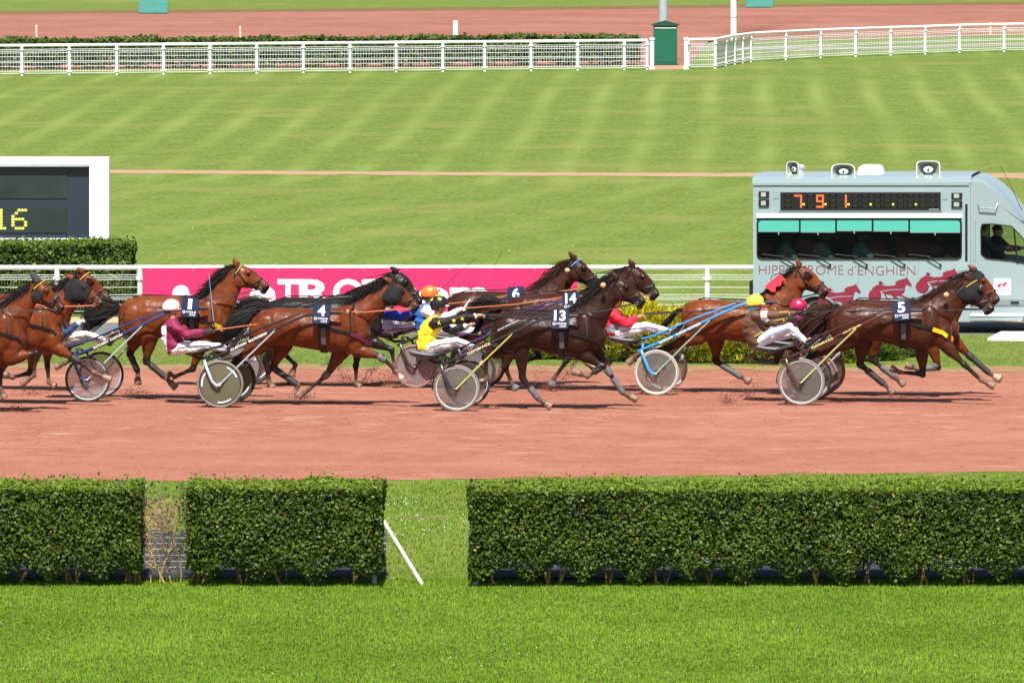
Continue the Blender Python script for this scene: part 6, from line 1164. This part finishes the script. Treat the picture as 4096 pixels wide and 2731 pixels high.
# roof equipment
HRN = mat('horn_plastic', (.55, .57, .54), .45, var=.04); HRI = mat('horn_inside', (.26, .28, .25), .6); 
def horn(x, y, w_, h_v, az, sq):
    c_ = VP(x, y, .18); rt_ = van; f = Vector((math.sin(R(az)), -math.cos(R(az)), 0)); r_ = Vector((math.cos(R(az)), math.sin(R(az)), 0)); u = Vector((0, 0, 1)); ww, hh = w_, h_v; ex = 5.0 if sq else 3.2
    def ring(d_, s_, e_): 
        o2 = []
        for j in range(32):
            a_ = 2 * math.pi * j / 32; cs, sn = math.cos(a_), math.sin(a_); o2.append(c_ + f * d_ + r_ * (ww * s_ * math.copysign(abs(cs) ** (2 / e_), cs)) + u * (hh * s_ * math.copysign(abs(sn) ** (2 / e_), sn)))
        return o2
    sp_ = MB().loft([ring(-.30, .35, 2), ring(-.28, .5, 2.2), ring(-.12, .62, 2.5), ring(.0, .97, ex), ring(.02, 1.0, ex), ring(.02, .9, ex), ring(-.10, .62, ex), ring(-.16, .3, 2)]).build('loudspeaker', HRN, VO, rt_)
    MB().loft([ring(.018, .89, ex), ring(-.10, .60, ex), ring(-.155, .3, 2)], cap=False).build('throat', HRI, VO, sp_); MB().loft([ring(-.06, .42, 2), ring(-.03, .34, 2), ring(-.015, .12, 2)]).build('driver_cap', HRN, VO, sp_); MB().ell(c_ + f * -.012, .018, .012, .018, 8, 5).build('driver_hole', VBK, VO, sp_)
    MB().prism([c_ + r_ * (ww * s1) + f * a_ + u * z_ for s1, a_, z_ in ((.75, -.12, -.02), (.75, -.05, -.02), (.75, -.0, -hh * 1.35), (.75, -.25, -hh * 1.35))], r_ * .02).build('mount', HRN, VO, sp_, smooth=False); MB().box((c_.x - ww * .7, c_.y - .02, c_.z - hh * 1.35), (c_.x + ww * .8, c_.y + .22, c_.z - hh * 1.27)).build('mount', HRN, VO, sp_, smooth=False)
horn(462, 160, .125, .135, -28, False); horn(873, 180, .205, .135, 0, False); horn(1565, 165, .205, .155, 4, True)
c_ = VP(1070, 235, .9); b = MB(); b.loft([[c_ + Vector((x_ * s_, y_ * s_, z_)) for x_, y_ in ((-.22, -.3), (.18, -.3), (.22, -.2), (.22, .2), (.18, .3), (-.22, .3))] for s_, z_ in ((1.05, -.02), (1.0, .05), (.85, .17), (.6, .20))]).build('roof_vent', FWH, VO, van); MB().cap(VP(1050, 215, .3) + Vector((0, 0, -.03)), VP(1052, 178, .55) + Vector((0, 0, .05)), .035, n=12).build('roof_pipe', GAL, VO, van)
# people in the van
Yi = Yv + .55
for x, sh_c, lb in ((420, (.70, .75, .75), 'commentator in a pale shirt and dark tie behind the van window, leftmost'), (715, (.6, .68, .55), 'commentator in a greenish shirt behind the van window, second from the left'), (1035, (.70, .75, .75), 'commentator in a pale shirt behind the middle of the van window'), (1300, (.06, .06, .07), 'commentator in dark clothes behind the van window, fourth from the left'), (1660, (.10, .10, .11), 'commentator leaning on an arm behind the right of the van window')):
    Dp = dict(z='V', Y=Yi, vox=.025, legs=False, hip=(x, 960), sh=(x, 775), hd=(x, 690), el=(x + 70, 870), wr=(x + 30, 905), hn=(x, 910), jacket=sh_c, label=lb, group='commentators inside the van', crease=.004, look=-5)
    p_ = person(Dp); c0 = PY(*zs('V', x, 790), Yi - .155)
    if sh_c[0] > .2: MB().prism([c0 + Vector((dx, 0, dz)) for dx, dz in ((-.02, .0), (.02, .0), (.03, -.22), (0, -.26), (-.03, -.22))], (0, -.01, 0)).build('tie', VBK, Vector((PY(*zs('V', x, 960), Yi).x, Yi, 0)), p_, smooth=False)
for x, dy, lb in ((2015, .6, 'dark figure in the back of the van cab'), (2135, 1.35, 'van driver in silhouette at the wheel')):
    person(dict(z='V', Y=Yv + dy, vox=.022, legs=False, hip=(x - 10, 900), sh=(x, 720), hd=(x, 650), el=(x + 90, 800), wr=(x + 190, 800), hn=(x + 215, 795), jacket=(.02, .022, .028), label=lb, group='people in the van cab', crease=.004))
